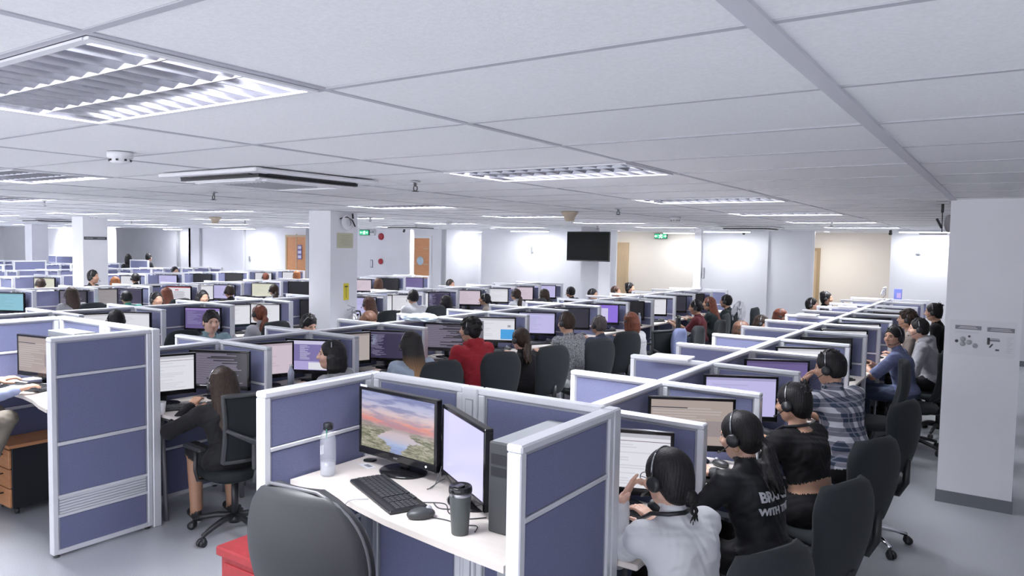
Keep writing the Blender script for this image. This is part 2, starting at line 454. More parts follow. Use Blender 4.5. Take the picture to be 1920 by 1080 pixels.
for k, (x, y) in enumerate([(-3.43, 3.86), (-5.92, 3.98), (-9.27, 4.05), (-3.64, 7.45), (-8.9, 8.9), (-5.6, 9.9), (-2.2, 11.5), (-7.0, 13.4), (-13.2, 9.6), (-10.9, 12.3), (-17.2, 9.4)]):
    o = link('fire_sprinkler', SPM, loc=(x, y, CEIL), scl=(1.25,)*3)
    tag(o, ['small sprinkler head right of the nearest air conditioner', 'sprinkler head on the ceiling left of the nearest air conditioner', 'sprinkler head at far left behind the smoke detector', 'sprinkler head right of the beige cone detector', 'sprinkler head behind the middle column', 'sprinkler head over the second desk row, far back', 'sprinkler head in front of the middle wall section', 'sprinkler head just in front of the television column', 'sprinkler head right of the left column', 'sprinkler head in front of the bright recess', 'sprinkler head beyond the left column'][k], 'sprinkler', 'fire sprinklers')
bd = MB(); bd.lathe([(0, 0), (.11, 0), (.105, -.02), (.07, -.06), (.06, -.1), (.05, -.115), (0, -.115)], mat('aged_beige_plastic', (.50, .42, .32), .5), n=24)
bd.lathe([(.052, -.098), (.052, -.108), (.0, -.117)], mat('brown_plastic', (.12, .07, .04), .5), n=16)
BDM = bd.mesh('cone_detector')
for x, y, lab in [(-4.57, 8.0, 'beige cone shaped heat detector hanging from the ceiling left of the television'), (-12.3, 8.3, 'beige cone shaped heat detector between left and middle columns')]:
    tag(link('heat_detector', BDM, loc=(x, y, CEIL)), lab, 'heat detector', 'beige cone detectors')
# round downlights that read as bright dots
dl = MB(); dl.lathe([(.06, 0), (.075, 0), (.075, -.008), (.06, -.008)], M_WPL, n=16, cap=False); dlg = MB(); dlg.lathe([(0, -.004), (.055, -.004)], emat('downlight_glow', (1, 1, 1), 6), n=16, cap=False)
DLM = (dl.mesh('downlight_ring'), dlg.mesh('downlight_lens'))
for x, y, lab in [(-14.6, 11.4, 'round downlight in front of the orange door at left'), (-14.4, 6.4, 'round downlight right before the left column'), (-8.6, 17.6, 'round downlight in the cream recess right of the television'), (-3.5, 17.8, 'round downlight in the right recess above the tan door'), (-21.6, 12.4, 'round downlight over the far left standing workers'), (-11.2, 15.6, 'small round downlight before the bright recess')]:
    t = thing('downlight', lab, 'downlight', (x, y, CEIL), 0, 'round downlights'); link('ring', DLM[0], t); link('lens', DLM[1], t)
    pl = bpy.data.lights.new('downlight_light', 'AREA'); pl.shape = 'DISK'; pl.size = .10; pl.energy = 22 if x == -3.5 else 9; pl.color = (1, .96, .9)
    po = bpy.data.objects.new('downlight_light', pl); COL.objects.link(po); po.parent = t; po.location = (0, 0, -.012)
# bright wall-wash lamps against the back walls (some seen as white bars under the ceiling, others added for the bright wash on the walls)
ss = MB(); ss.box((0, 0, -.02), (1.2, .09, .04), M_WPL); sl = MB(); sl.box((0, 0, -.045), (1.16, .06, .02), emat('strip_lamp_glow', (.95, .97, 1), 10))
SLM = (ss.mesh('strip_body'), sl.mesh('strip_tube'))
for x, y, lab in [(-1.25, 15.95, 'white strip lamp under the ceiling left of the right column'), (-6.9, 18.0, 'white strip lamp over the exit sign in the cream recess'), (-13.3, 17.7, 'strip lamp in the bright recess'), (-5.35, 16.25, 'strip lamp before the middle wall section beside the power pole'), (-10.7, 16.6, 'strip lamp left of the television'), (-21, 15.2, 'strip lamp at the left back wall'), (-29.6, 14.0, 'left of the two strip lamps at far left'), (-31.2, 14.0, 'strip lamp at far left edge'), (-26.4, 16.0, 'strip lamp over the grey door')]:
    t = thing('strip_lamp', lab, 'strip lamp', (x, y, CEIL), 0, 'strip lamps by the back wall'); link('body', SLM[0], t); link('tube', SLM[1], t)
    l2 = bpy.data.lights.new('strip_light', 'AREA'); l2.shape = 'RECTANGLE'; l2.size = 1.15; l2.size_y = .05; l2.energy = 14; l2.color = (.95, .97, 1)
    lo = bpy.data.objects.new('strip_light', l2); COL.objects.link(lo); lo.parent = t; lo.location = (0, 0, -.06)
# ================================================================ PARTITIONS
PT = .058
def panel_meshes(L, h, zb, secs, key):
    """L length along +X (centred), h height, zb bottom, secs = fabric/grille sections [(z0,z1,'f'|'g')]"""
    def mk():
        fr = MB()
        fr.box((0, 0, h-.014), (L, PT+.004, .028), M_FRAME, bev=.006)
        for s_ in (-1, 1):
            fr.box((s_*(L/2-.017), 0, (zb+h-.028)/2), (.034, PT-.002, h-.028-zb), M_FRAME, bev=.004)
            fr.box((s_*(L/2-.039), 0, (zb+h-.03)/2), (.010, PT-.022, h-.03-zb), M_FRAMED)
        fr.box((0, 0, h-.033), (L-.06, PT-.02, .012), M_FRAMED)
        fr.box((0, 0, zb+.015), (L-.06, PT-.006, .03), M_FRAME)
        edges = sorted(set([round(a, 4) for s_ in secs for a in s_[:2]]))
        for i in range(len(secs)-1):
            z = (secs[i][0]+secs[i+1][1])/2
            fr.box((0, 0, z), (L-.07, PT-.008, max(.018, secs[i][0]-secs[i+1][1])), M_FRAME, bev=.003)
        out = [('frame', fr.mesh('partition_frame'))]
        for (z1, z0, k) in [(s_[1], s_[0], s_[2]) for s_ in secs]:
            b = MB()
            if k == 'f': b.box((0, 0, (z0+z1)/2), (L-.086, PT-.018, z1-z0), M_FAB, bev=.006); out.append(('fabric_panel', b.mesh('fabric_panel')))
            else:
                n = 6
                for q in range(n):
                    zz = z0+(z1-z0)*(q+.5)/n; b.box((0, 0, zz), (L-.086, PT-.014, (z1-z0)/n*.72), M_FRAME, bev=.004)
                b.box((0, 0, (z0+z1)/2), (L-.086, PT-.03, z1-z0), M_FRAMED); out.append(('cable_grille', b.mesh('cable_grille')))
        return out
    return cached(('panel', key, round(L, 3)), mk)
def simple_panel(L, h, zb, key):
    def mk():
        b = MB()
        b.box((0, 0, h-.016), (L, PT+.004, .032), M_FRAME)
        for s_ in (-1, 1): b.box((s_*(L/2-.02), 0, (zb+h-.03)/2), (.04, PT-.002, h-.03-zb), M_FRAME)
        b.box((0, 0, (zb+h)/2-.03), (L-.08, PT-.018, h-zb-.06), M_FAB)
        b.box((0, 0, zb+.02), (L-.08, PT-.006, .04), M_FRAME)
        b.box((0, 0, h-.31), (L-.08, PT-.008, .018), M_FRAME)
        return b.mesh('partition_panel')
    return cached(('sp', key, round(L, 3)), mk)
LOWX = [(.93, 1.183, 'f'), (.48, .912, 'f')]            # low cross panels stop above the floor
LOWS = [(.93, 1.183, 'f'), (.42, .912, 'f'), (.04, .40, 'f')]
TALL = [(1.176, 1.384, 'f'), (.745, 1.158, 'f'), (.40, .722, 'f'), (.275, .385, 'g'), (.04, .258, 'f')]
def put_panel(x, y, L, rz, kind, label, near, group='low blue partitions'):
    h, zb, secs = {'x': (1.22, .45, LOWX), 's': (1.22, .02, LOWS), 't': (1.42, .02, TALL)}[kind]
    if near:
        t = thing('partition_panel', label, 'partition', (x, y, 0), rz, group)
        for n_, me in panel_meshes(L, h, zb, secs, kind): link(n_, me, t)
        if zb > .1:
            me = cached('pfoot', lambda: MB().tube([(0, 0, 0), (0, 0, .46)], .014, M_LEG).mesh('foot'))
            link('leg', me, t, (L/2-.03, 0, 0))
        else:
            for s_ in (-1, 1):
                me = cached('pglide', lambda: MB().lathe([(0, 0), (.02, 0), (.02, .006), (.008, .01), (.008, .03), (0, .03)], M_DGR, n=10).mesh('glide'))
                link('foot', me, t, (s_*(L/2-.03), 0, 0))
    else:
        t = link('partition_panel', simple_panel(L, h, .02 if zb > .1 else zb, kind), None, (x, y, 0), rz)
        tag(t, label, 'partition', group)
    return t
S, LX = .940, .60
CL = [  # name, spine X, Y of row 0, first row, last row, description
    dict(n='nearest', X=-1.80, Y=3.397, a=0, b=12),
    dict(n='second', X=-5.437, Y=3.716, a=0, b=12),
    dict(n='third', X=-8.951, Y=4.928, a=-2, b=10),
    dict(n='fourth', X=-13.2, Y=6.27, a=-2, b=9),
    dict(n='fifth', X=-17.6, Y=7.75, a=-1, b=7),
    dict(n='sixth', X=-20.8, Y=8.2, a=0, b=6),
    dict(n='seventh', X=-25.2, Y=9.6, a=0, b=4),
    dict(n='eighth', X=-29.4, Y=10.6, a=0, b=2),
]
DN = {'nearest': 'rightmost desk block', 'second': 'second desk block from right', 'third': 'third desk block from right', 'fourth': 'fourth desk block from right', 'fifth': 'fifth desk block from right', 'sixth': 'sixth desk block from right', 'seventh': 'seventh desk block from right', 'eighth': 'leftmost far desk block'}
def rowY(c, k): return c['Y']+S*k
postM = cached('post', lambda: MB().box((0, 0, .61), (PT, PT, 1.22), M_FRAME, bev=.005).mesh('post'))
for ci, c in enumerate(CL):
    for k in range(c['a'], c['b']+1):
        y = rowY(c, k); d = math.hypot(c['X'], y); near = d < 11.5 and ci < 3
        o_ = ORD[k-c['a']]
        for s_, nm in ((1, 'right'), (-1, 'left')):
            put_panel(c['X']+s_*(PT/2+LX/2), y, LX, 0 if s_ > 0 else PI, 'x', f'blue cross partition, {nm} side, {DN[c["n"]]}, {o_} from near end', near)
        if k < c['b']:
            t = put_panel(c['X'], y+S/2, S-PT-.004, PI/2, 's', f'blue lengthwise middle partition, {DN[c["n"]]}, {o_} from near end', near, 'lengthwise partitions')
            if near: link('post', postM, t, (-S/2, 0, 0))
            else: link('post', postM, t, (-S/2, 0, 0)) if ci < 4 else None
# blocks 1..: first spine bit toward the supervisor booths
put_panel(-1.80, 3.0, .72, PI/2, 's', 'lengthwise partition just behind the tall front booth', True, 'lengthwise partitions')
put_panel(-5.437, 3.30, .76, PI/2, 's', 'lengthwise partition behind the heads of the left booth wall, beside two dark monitors', True, 'lengthwise partitions')
# tall supervisor booths ---------------------------------------------------------
def tallp(x, y, L, rz, lab): return put_panel(x, y, L, rz, 't', lab, True, 'tall blue booth walls')
def tpost(x, y, lab, w_=.07, h=1.42):
    b = MB(); b.box((0, 0, h/2), (w_, PT+.002, h), M_FRAME, bev=.006); b.box((0, 0, h/2-.02), (w_*.5, PT+.006, h-.06), M_FRAMED); b.box((0, 0, h/2-.02), (w_*.42, PT+.010, h-.07), M_FRAME)
    tag(link('partition_post', b.mesh('partition_post'), loc=(x, y, 0)), lab, 'partition', 'tall partition posts')
tallp(-2.585, 2.262, .625, PI/2, 'tall blue booth wall beside the clear water bottle')
tpost(-2.585, 2.605, 'white post at the far left corner of the front booth', PT)
tallp(-2.275, 2.605, .55, 0, 'tall blue booth wall behind the landscape monitor')
tpost(-1.96, 2.605, 'white post in the back wall of the front booth, between its two monitors', .085)
tallp(-1.612, 2.605, .605, 0, 'tall blue booth wall behind the lilac screen and computer tower')
tpost(-1.279, 2.605, 'white post at the far right corner of the front booth', PT)
tallp(-1.279, 2.245, .655, PI/2, 'tall blue booth wall right of the computer tower, nearest the camera')
tallp(-5.0, 2.52, .66, PI/2, 'tall blue partition with slotted grille standing free at the left edge')
tpost(-5.0, 2.883, 'white corner post at the far end of the tall free standing partition at left', .062)
tallp(-5.315, 2.883, .53, 0, 'tall blue booth wall section just behind the free standing partition at left')
tpost(-5.62, 2.883, 'white post in the left booth back wall', .07)
tallp(-5.98, 2.883, .63, 0, 'tall blue booth wall behind the black case at left')
tpost(-6.33, 2.883, 'white post at the far left corner of the left booth', PT)
tallp(-6.33, 2.33, 1.03, PI/2, 'tall blue booth wall at the left edge of the photo')
# tall booth in front of the sixth block and the raised screens far back
tallp(-21.7, 9.1, .8, PI/2, 'tall dark blue booth wall far away at left, before the left column')
for (x, y, rz, lab) in [(-27.2, 12.6, .3, 'raised blue screen panel far back, left of the left column'), (-28.6, 12.6, .3, 'dark raised screen panel far back beside another blue one'), (-21.9, 12.2, 0, 'tall blue panel beside the standing workers far back'), (-24.6, 12.0, 0, 'tall blue panel left of the seated worker far back')]:
    tallp(x, y, 1.0, rz, lab)

# ================================================================ DESKS
def desk_meshes(W, D, z):
    def mk():
        t = MB(); t.box((0, 0, z-.0125), (D, W, .025), M_DESK, bev=.004); t.box((D/2-.002, 0, z-.0125), (.008, W-.01, .023), M_DESKE, bev=.003)
        g = MB(); g.lathe([(0, z-.002), (.03, z-.002), (.03, z+.0006), (0, z+.0006)], M_BLK, c=(-D/2+.08, W/2-.16, 0), n=16)
        l = MB(); l.tube([(.08, 0, 0), (.03, 0, z-.05)], .018, M_LEG, n=6); l.box((-.02, 0, z-.04), (.42, .03, .03), M_LEG)
        l.tube([(-.15, 0, 0), (-.13, 0, z-.05)], .018, M_LEG, n=6)
        return t.mesh('worktop'), g.mesh('cable_grommet'), l.mesh('desk_leg')
    return cached(('desk', W, D, z), mk)
DZ = .80
def desk(x, y, rz, label, near=True, z=DZ, W=.875, D=.60):
    a, g, l = desk_meshes(W, D, z)
    if near:
        t = thing('desk', label, 'desk', (x, y, 0), rz, 'cubicle desks'); link('worktop', a, t); link('cable_grommet', g, t)
        for s_ in (-1, 1): link('leg', l, t, (0, s_*(W/2-.05), 0))
    else: t = tag(link('desk', a, None, (x, y, 0), rz), label, 'desk', 'cubicle desks')
    return t
for ci, c in enumerate(CL):
    for k in range(c['a'], c['b']):
        y = rowY(c, k)+S/2
        for s_, nm in ((1, 'right'), (-1, 'left')):
            if s_ < 0 and ci > 3: continue
            if ci > 5: continue
            near = ci < 2 and s_ > 0 and k < 10
            desk(c['X']+s_*(PT/2+.301), y, 0 if s_ > 0 else PI, f'pale desk, {nm} side of {DN[c["n"]]}, {ORD[k-c["a"]+(ci < 2)]} cubicle from near end', near)
desk(-1.80+PT/2+.301, 2.99, 0, 'pale desk used by the woman in the white top', True, W=.70)
desk(-5.437+PT/2+.301, 3.30, 0, 'pale desk used by the long haired woman in black on the mesh chair', True, W=.74)
desk(-5.437-PT/2-.301, 3.30, PI, 'pale desk hidden behind the left booth, back to the long haired woman', False, W=.74)

# ================================================================ MONITORS
SCR = {
 'white': (.85, .85, .92), 'lilac': (.60, .57, .92), 'pink': (.72, .60, .70), 'dark': (.03, .03, .05), 'violet': (.17, .13, .33), 'grey': (.35, .32, .34), 'cream': (.80, .80, .66), 'cyan': (.30, .62, .75), 'off': (.012, .012, .015), 'beige': (.50, .44, .42), 'blue': (.13, .16, .38)}
def E_(n, c, s=.62): return emat('screen_glow_'+n, c, s)
def screen_mesh(kind, W, Hh, seed=0):
    """flat lit screen in the XZ plane facing -Y, with windows, bars and rows of text"""
    def mk():
        rnd = random.Random(seed*7+len(kind)); b = MB(); d = [0.0]
        def rect(x0, x1, z0, z1, m):
            d[0] += .00025; y = -d[0]
            b.add([(W*(x0-.5), y, Hh*(z0-.5)), (W*(x1-.5), y, Hh*(z0-.5)), (W*(x1-.5), y, Hh*(z1-.5)), (W*(x0-.5), y, Hh*(z1-.5))], [(0, 1, 2, 3)], m)
        def lines(x0, x1, z0, z1, n, m, frac=.55, ind=0):
            d[0] += .00025; y = -d[0]
            for q in range(n):
                zz = z1-(z1-z0)*(q+.5)/n; hh = (z1-z0)/n*.22
                a = x0+ind*rnd.random()*(x1-x0)*.4; e = a+(x1-a)*(frac*rnd.random()+.25)
                b.add([(W*(a-.5), y, Hh*(zz-hh-.5)), (W*(e-.5), y, Hh*(zz-hh-.5)), (W*(e-.5), y, Hh*(zz+hh-.5)), (W*(a-.5), y, Hh*(zz+hh-.5))], [(0, 1, 2, 3)], m)
        w_, g_, dk = E_('white', SCR['white']), E_('midgrey', (.38, .38, .45)), E_('dark', SCR['dark'])
        if kind == 'code':
            rect(0, 1, 0, 1, E_('codebg', (.045, .035, .085))); rect(0, 1, .93, 1, E_('codebar', (.10, .09, .15))); lines(.04, .6, .08, .9, 22, E_('codetext', (.30, .27, .42)), .5, 1); lines(.12, .4, .5, .9, 10, E_('codetext2', (.34, .40, .55)), .4, 1)
        elif kind == 'log':
            rect(0, 1, 0, 1, E_('logbg', (.05, .045, .06))); lines(.02, .98, .03, .97, 24, E_('logtext', (.36, .32, .44)), .75)
        elif kind == 'doc':
            rect(0, 1, 0, 1, w_); rect(0, 1, .93, 1, E_('bar', (.55, .55, .62))); rect(0, 1, .86, .872, E_('rule', (.20, .13, .20))); lines(.08, .95, .05, .82, 16, E_('doctext', (.70, .70, .78)), .7); 
            for q in range(12): rect(.015, .03, .1+.058*q, .118+.058*q, g_)
        elif kind == 'page':
            rect(0, 1, 0, 1, w_); rect(0, 1, .9, 1, E_('bar', (.55, .55, .62))); rect(.64, 1, .04, .50, E_('azure', (.07, .40, .85))); rect(.82, .9, .6, .7, g_); lines(.05, .55, .15, .8, 8, E_('doctext', (.70, .70, .78)), .6)
        elif kind == 'split':
            rect(0, 1, 0, 1, E_('violet', SCR['violet'])); rect(0, 1, .9, 1, E_('lavbar', (.36, .24, .60))); rect(.66, 1, .06, .88, E_('paleblue', (.62, .66, .88))); lines(.05, .6, .2, .85, 10, E_('viotext', (.30, .27, .5)), .6)
        elif kind == 'chat':
            rect(0, 1, 0, 1, E_('purple', (.24, .20, .46))); rect(0, 1, .88, 1, E_('chatbar', (.70, .66, .90))); rect(0, 1, 0, .30, E_('chatlow', (.50, .44, .80))); rect(.42, 1, .02, .26, E_('white', SCR['white'])); lines(.25, .6, .35, .85, 12, E_('chattext', (.62, .60, .82)), .4); rect(.84, .97, .4, .5, w_)
        elif kind == 'dialog':
            rect(0, 1, 0, 1, E_('purplebright', (.30, .18, .80))); rect(0, .68, .08, .82, E_('dlgwhite', (.70, .66, .93)))
        elif kind == 'table':
            rect(0, 1, 0, 1, w_); rect(0, 1, .94, 1, E_('redbar', (.55, .08, .10))); rect(.35, .5, .75, .82, E_('redbar', (.55, .08, .10))); lines(.3, .95, .2, .7, 6, g_, .6)
        elif kind == 'brown':
            rect(0, 1, 0, 1, E_('tan', (.47, .39, .36))); lines(.02, .95, .12, .85, 12, E_('tantext', (.56, .50, .48)), .7); rect(.68, .98, .2, .55, E_('tanbox', (.36, .30, .31))); rect(0, .45, .82, .84, dk)
        elif kind == 'plain': rect(0, 1, 0, 1, E_('plain_lilac', (.82, .80, 1.25)))
        elif kind == 'landscape': rect(0, 1, 0, 1, landscape_mat())
        else:
            rect(0, 1, 0, 1, E_(kind, SCR[kind]))
            if kind not in ('off', 'dark'): rect(0, 1, .93, 1, E_(kind+'bar', tuple(v*.7 for v in SCR[kind]))); lines(.08, .9, .15, .85, 9, E_(kind+'t', tuple(v*.86 for v in SCR[kind])), .6)
        return b.mesh('screen')
    return cached(('scr', kind, round(W, 2), seed), mk)
def landscape_mat():
    m, t, b = nt('landscape_wallpaper'); N = t.nodes; L = t.links
    b.inputs['Base Color'].default_value = (.02, .02, .02, 1); b.inputs['Roughness'].default_value = .3
    tc = N.new('ShaderNodeTexCoord'); sep = N.new('ShaderNodeSeparateXYZ'); L.new(tc.outputs['Generated'], sep.inputs[0])
    def nz(scale, vec, det=5, dist=0):
        mp = N.new('ShaderNodeMapping'); mp.inputs['Scale'].default_value = vec; L.new(tc.outputs['Generated'], mp.inputs[0])
        n = N.new('ShaderNodeTexNoise'); n.inputs['Scale'].default_value = scale; n.inputs['Detail'].default_value = det; n.inputs['Distortion'].default_value = dist; L.new(mp.outputs[0], n.inputs[0]); return n.outputs[0]
    def ma(op, a, b_, clamp=False):
        n = N.new('ShaderNodeMath'); n.operation = op; n.use_clamp = clamp
        for i, v in enumerate((a, b_)):
            if isinstance(v, (int, float)): n.inputs[i].default_value = v
            else: L.new(v, n.inputs[i])
        return n.outputs[0]
    def ramp(f, stops):
        n = N.new('ShaderNodeValToRGB'); cr = n.color_ramp
        while len(cr.elements) < len(stops): cr.elements.new(.5)
        for e, (p, c) in zip(cr.elements, stops): e.position = p; e.color = (*c, 1)
        L.new(f, n.inputs[0]); return n.outputs[0]
    def mix(f, a, b_):
        n = N.new('ShaderNodeMix'); n.data_type = 'RGBA'
        if isinstance(f, (int, float)): n.inputs[0].default_value = f
        else: L.new(f, n.inputs[0])
        L.new(a, n.inputs[6]); L.new(b_, n.inputs[7]); return n.outputs[2]
    x, z = sep.outputs[0], sep.outputs[2]
    cl = nz(3.2, (1.1, 1, 4.2), 8, .5)
    zz = ma('ADD', z, ma('MULTIPLY', ma('SUBTRACT', cl, .5), .20))
    sky = ramp(zz, [(.42, (.62, .40, .38)), (.50, (.86, .30, .24)), (.56, (.88, .44, .36)), (.64, (.82, .62, .62)), (.80, (.58, .58, .78)), (1, (.36, .40, .68))])
    cloud = ramp(cl, [(.44, (0, 0, 0)), (.60, (1, 1, 1))])
    dark = ramp(zz, [(.46, (.50, .26, .32)), (.66, (.40, .32, .46)), (.82, (.24, .25, .48)), (1, (.18, .21, .45))])
    sky = mix(ma('MULTIPLY', cloud, .80), sky, dark)
    g1 = nz(9, (1.2, 1, 4.5), 9, .4); g2 = nz(40, (1, 1, 2.2), 4)
    gm = ma('ADD', ma('MULTIPLY', g1, .65), ma('MULTIPLY', g2, .35))
    grass = ramp(gm, [(.36, (.10, .11, .07)), (.47, (.24, .24, .15)), (.54, (.40, .38, .27)), (.64, (.66, .62, .55))])
    wat = ramp(ma('ADD', z, ma('MULTIPLY', ma('SUBTRACT', cl, .5), .25)), [(.0, (.22, .30, .62)), (.12, (.46, .55, .82)), (.25, (.66, .58, .66)), (.42, (.74, .56, .56))])
    edge = ma('MULTIPLY', ma('SUBTRACT', nz(5, (1, 1, 2.6), 6, .8), .5), .34)
    cx = ma('ADD', .50, ma('MULTIPLY', z, .10))
    wd = ma('ADD', .055, ma('MULTIPLY', ma('POWER', ma('SUBTRACT', 1, ma('MULTIPLY', ma('ABSOLUTE', ma('SUBTRACT', z, .26), 0), 4), True), 2), .20))
    e = ma('SUBTRACT', ma('ABSOLUTE', ma('SUBTRACT', ma('ADD', x, edge), cx), 0), wd)
    rm = N.new('ShaderNodeMapRange'); L.new(e, rm.inputs[0]); rm.inputs[1].default_value = 0; rm.inputs[2].default_value = .025; rm.inputs[3].default_value = 1; rm.inputs[4].default_value = 0
    land = mix(rm.outputs[0], grass, wat)
    far_ = ramp(ma('ADD', z, ma('MULTIPLY', ma('SUBTRACT', g1, .5), .06)), [(.34, (0, 0, 0)), (.42, (1, 1, 1))])
    hz_c = N.new('ShaderNodeRGB'); hz_c.outputs[0].default_value = (.42, .33, .33, 1)
    land = mix(ma('MULTIPLY', far_, .75), land, hz_c.outputs[0])
    hm = N.new('ShaderNodeMapRange'); L.new(ma('ADD', ma('ADD', z, ma('MULTIPLY', x, .05)), ma('MULTIPLY', ma('SUBTRACT', g1, .5), .08)), hm.inputs[0]); hm.inputs[1].default_value = .455; hm.inputs[2].default_value = .475
    hz = mix(hm.outputs[0], land, sky)
    L.new(hz, b.inputs['Emission Color']); b.inputs['Emission Strength'].default_value = .6
    return m
def monitor_meshes(W, Hh, thick=.035):
    def mk():
        bz = MB(); w2, h2 = W+.03, Hh+.045
        zc = -.012
        # frame ring
        for s_ in (-1, 1): bz.box((s_*(W/2+.0075), .0, zc), (.015, thick, h2), M_BLKG, bev=.003)
        bz.box((0, 0, Hh/2+.007), (w2, thick, .015), M_BLKG, bev=.003); bz.box((0, 0, -Hh/2-.0165), (w2, thick, .033), M_BLKG, bev=.003)
        bz.box((0, .006, 0), (W+.01, thick-.014, Hh+.02), M_BLK, bev=.004); bz.box((0, thick/2+.012, -.02), (W*.6, .03, Hh*.6), M_BLK, bev=.012)
        st = MB(); st.box((0, .04, .092), (.055, .03, .15), M_BLK, bev=.01)
        bs = MB(); bs.lathe([(0, 0), (.118, 0), (.12, .006), (.11, .012), (.05, .018), (0, .02)], M_BLKG, n=28)
        return bz.mesh('bezel'), st.mesh('stand'), bs.mesh('base')
    return cached(('mon', W, Hh), mk)
def monitor(x, y, z, rz, kind, label, W=.47, Hh=.265, seed=0, lift=.115, group='computer monitors', near=True):
    t = thing('computer_monitor', label, 'monitor', (x, y, z), rz, group)
    a, b, c = monitor_meshes(W, Hh)
    zc = lift+Hh/2+.03
    link('bezel', a, t, (0, 0, zc)); link('screen', screen_mesh(kind, W-.004, Hh-.004, seed), t, (0, -.0145, zc))
    if True:
        s_ = link('stand', b, t, (0, 0, 0)); link('base', c, t, (0, .03, 0), scl=(1, .82, 1))
    return t
# ================================================================ KEYBOARD, MOUSE, TOWER
def keyboard_mesh():
    b = MB(); b.box((0, 0, .008), (.445, .16, .016), M_BLK, bev=.005)
    k = MB(); rows = [(14, .062), (14, .038), (14, .018), (13, -.002), (12, -.022), (8, -.042)]
    for n, y in rows:
        for i in range(n):
            wk = .282/n; k.box((-.208+wk*(i+.5), y, .0185), (wk-.0035, .0155, .007), M_DGR)
    for y in (.062, .038, .018, -.002, -.022, -.042):
        for i in range(3): k.box((.093+.019*i, y, .0185), (.0155, .0155, .007), M_DGR)
    for y in (.038, .018, -.002, -.022, -.042):
        for i in range(4): k.box((.155+.018*i, y, .0185), (.015, .0155, .007), M_DGR)
    return b.mesh('keyboard_case'), k.mesh('keys')
KB = keyboard_mesh()
def keyboard(x, y, z, rz, label, group='keyboards', near=True):
    t = thing('keyboard', label, 'keyboard', (x, y, z), rz, group); link('case', KB[0], t); link('keys', KB[1], t); return t
MSM = cached('mouse', lambda: (MB().ell((0, 0, .012), (.031, .055, .024), M_DGR, n=18, k=10).mesh('mouse_shell'), MB().lathe([(0, -.004), (.011, -.004), (.011, .004), (0, .004)], M_GPL, c=(0, .03, .031), n=12, rot=Matrix.Rotation(R(90), 3, 'Y')).mesh('scroll_wheel')))
def mouse(x, y, z, rz, label, group='mice'):
    t = thing('computer_mouse', label, 'mouse', (x, y, z+.004), rz, group); link('shell', MSM[0], t); link('scroll_wheel', MSM[1], t); return t
def tower_meshes():
    b = MB(); b.box((0, .0, .165), (.165, .40, .33), M_GPLT, bev=.004)
    f = MB(); f.box((0, -.207, .165), (.167, .016, .332), M_DGR, bev=.006)
    f.box((0, -.216, .27), (.14, .004, .035), M_BLK); f.box((0, -.216, .225), (.14, .004, .03), M_BLK); f.lathe([(0, 0), (.01, 0), (.01, .004), (0, .004)], M_STL, c=(.05, -.215, .17), n=12, rot=Matrix.Rotation(R(90), 3, 'X'))
    return b.mesh('tower_case'), f.mesh('tower_front')
M_GPLT = mat('tower_grey_steel', (.34, .36, .38), .45, metal=.3)
TWR = tower_meshes()
def tower(x, y, z, rz, label, group='computer towers'):
    t = thing('computer_tower', label, 'computer tower', (x, y, z), rz, group); link('case', TWR[0], t); link('front_panel', TWR[1], t); return t

# ================================================================ CHAIRS
def base_parts(m, r=.30, hz=.45):
    hub = MB(); hub.tube([(0, 0, .07), (0, 0, hz-.06)], .024, m if m is M_CHR else M_BLK, n=12); hub.lathe([(0, .07), (.045, .07), (.05, .10), (.03, .13), (0, .13)], m, n=16); hub.box((0, 0, hz-.055), (.2, .2, .03), M_BLK, bev=.01)
    arm = MB(); arm.tube([(.02, 0, .115), (.12, 0, .115), (r*.75, 0, .095), (r, 0, .072)], [.024, .022, .019, .015], m, n=8)
    cs = MB()
    for s_ in (-1, 1): cs.lathe([(0, -.010), (.026, -.010), (.028, 0), (.026, .010), (0, .010)], M_BLK, c=(r+.012, s_*.014, .028), n=16, rot=Matrix.Rotation(R(90), 3, 'X'))
    cs.box((r+.004, 0, .048), (.035, .045, .024), M_BLK, bev=.008); cs.tube([(r, 0, .05), (r, 0, .078)], .008, M_BLK, n=6)
    return hub.mesh('chair_column'), arm.mesh('chair_foot'), cs.mesh('caster')
BASE = {'b': base_parts(M_BLK), 'c': base_parts(M_CHR), 'h': base_parts(M_BLK, .31, .64)}
def back_task(m):
    b = MB()
    def fn(u, v):
        z = .56+.50*v; wv = .225*(1-.25*(1-v)**2)*(1-max(0, v-.72)**2*4.2); x = (u-.5)*2*wv
        y = -.235-.05*v-.035*math.sin(v*PI)+.055*(abs(u-.5)*2)**2.2
        return (x, y, z-.02*(abs(u-.5)*2)**2*v)
    b.grid(fn, 14, 14, .055, m); return b.mesh('chair_backrest')
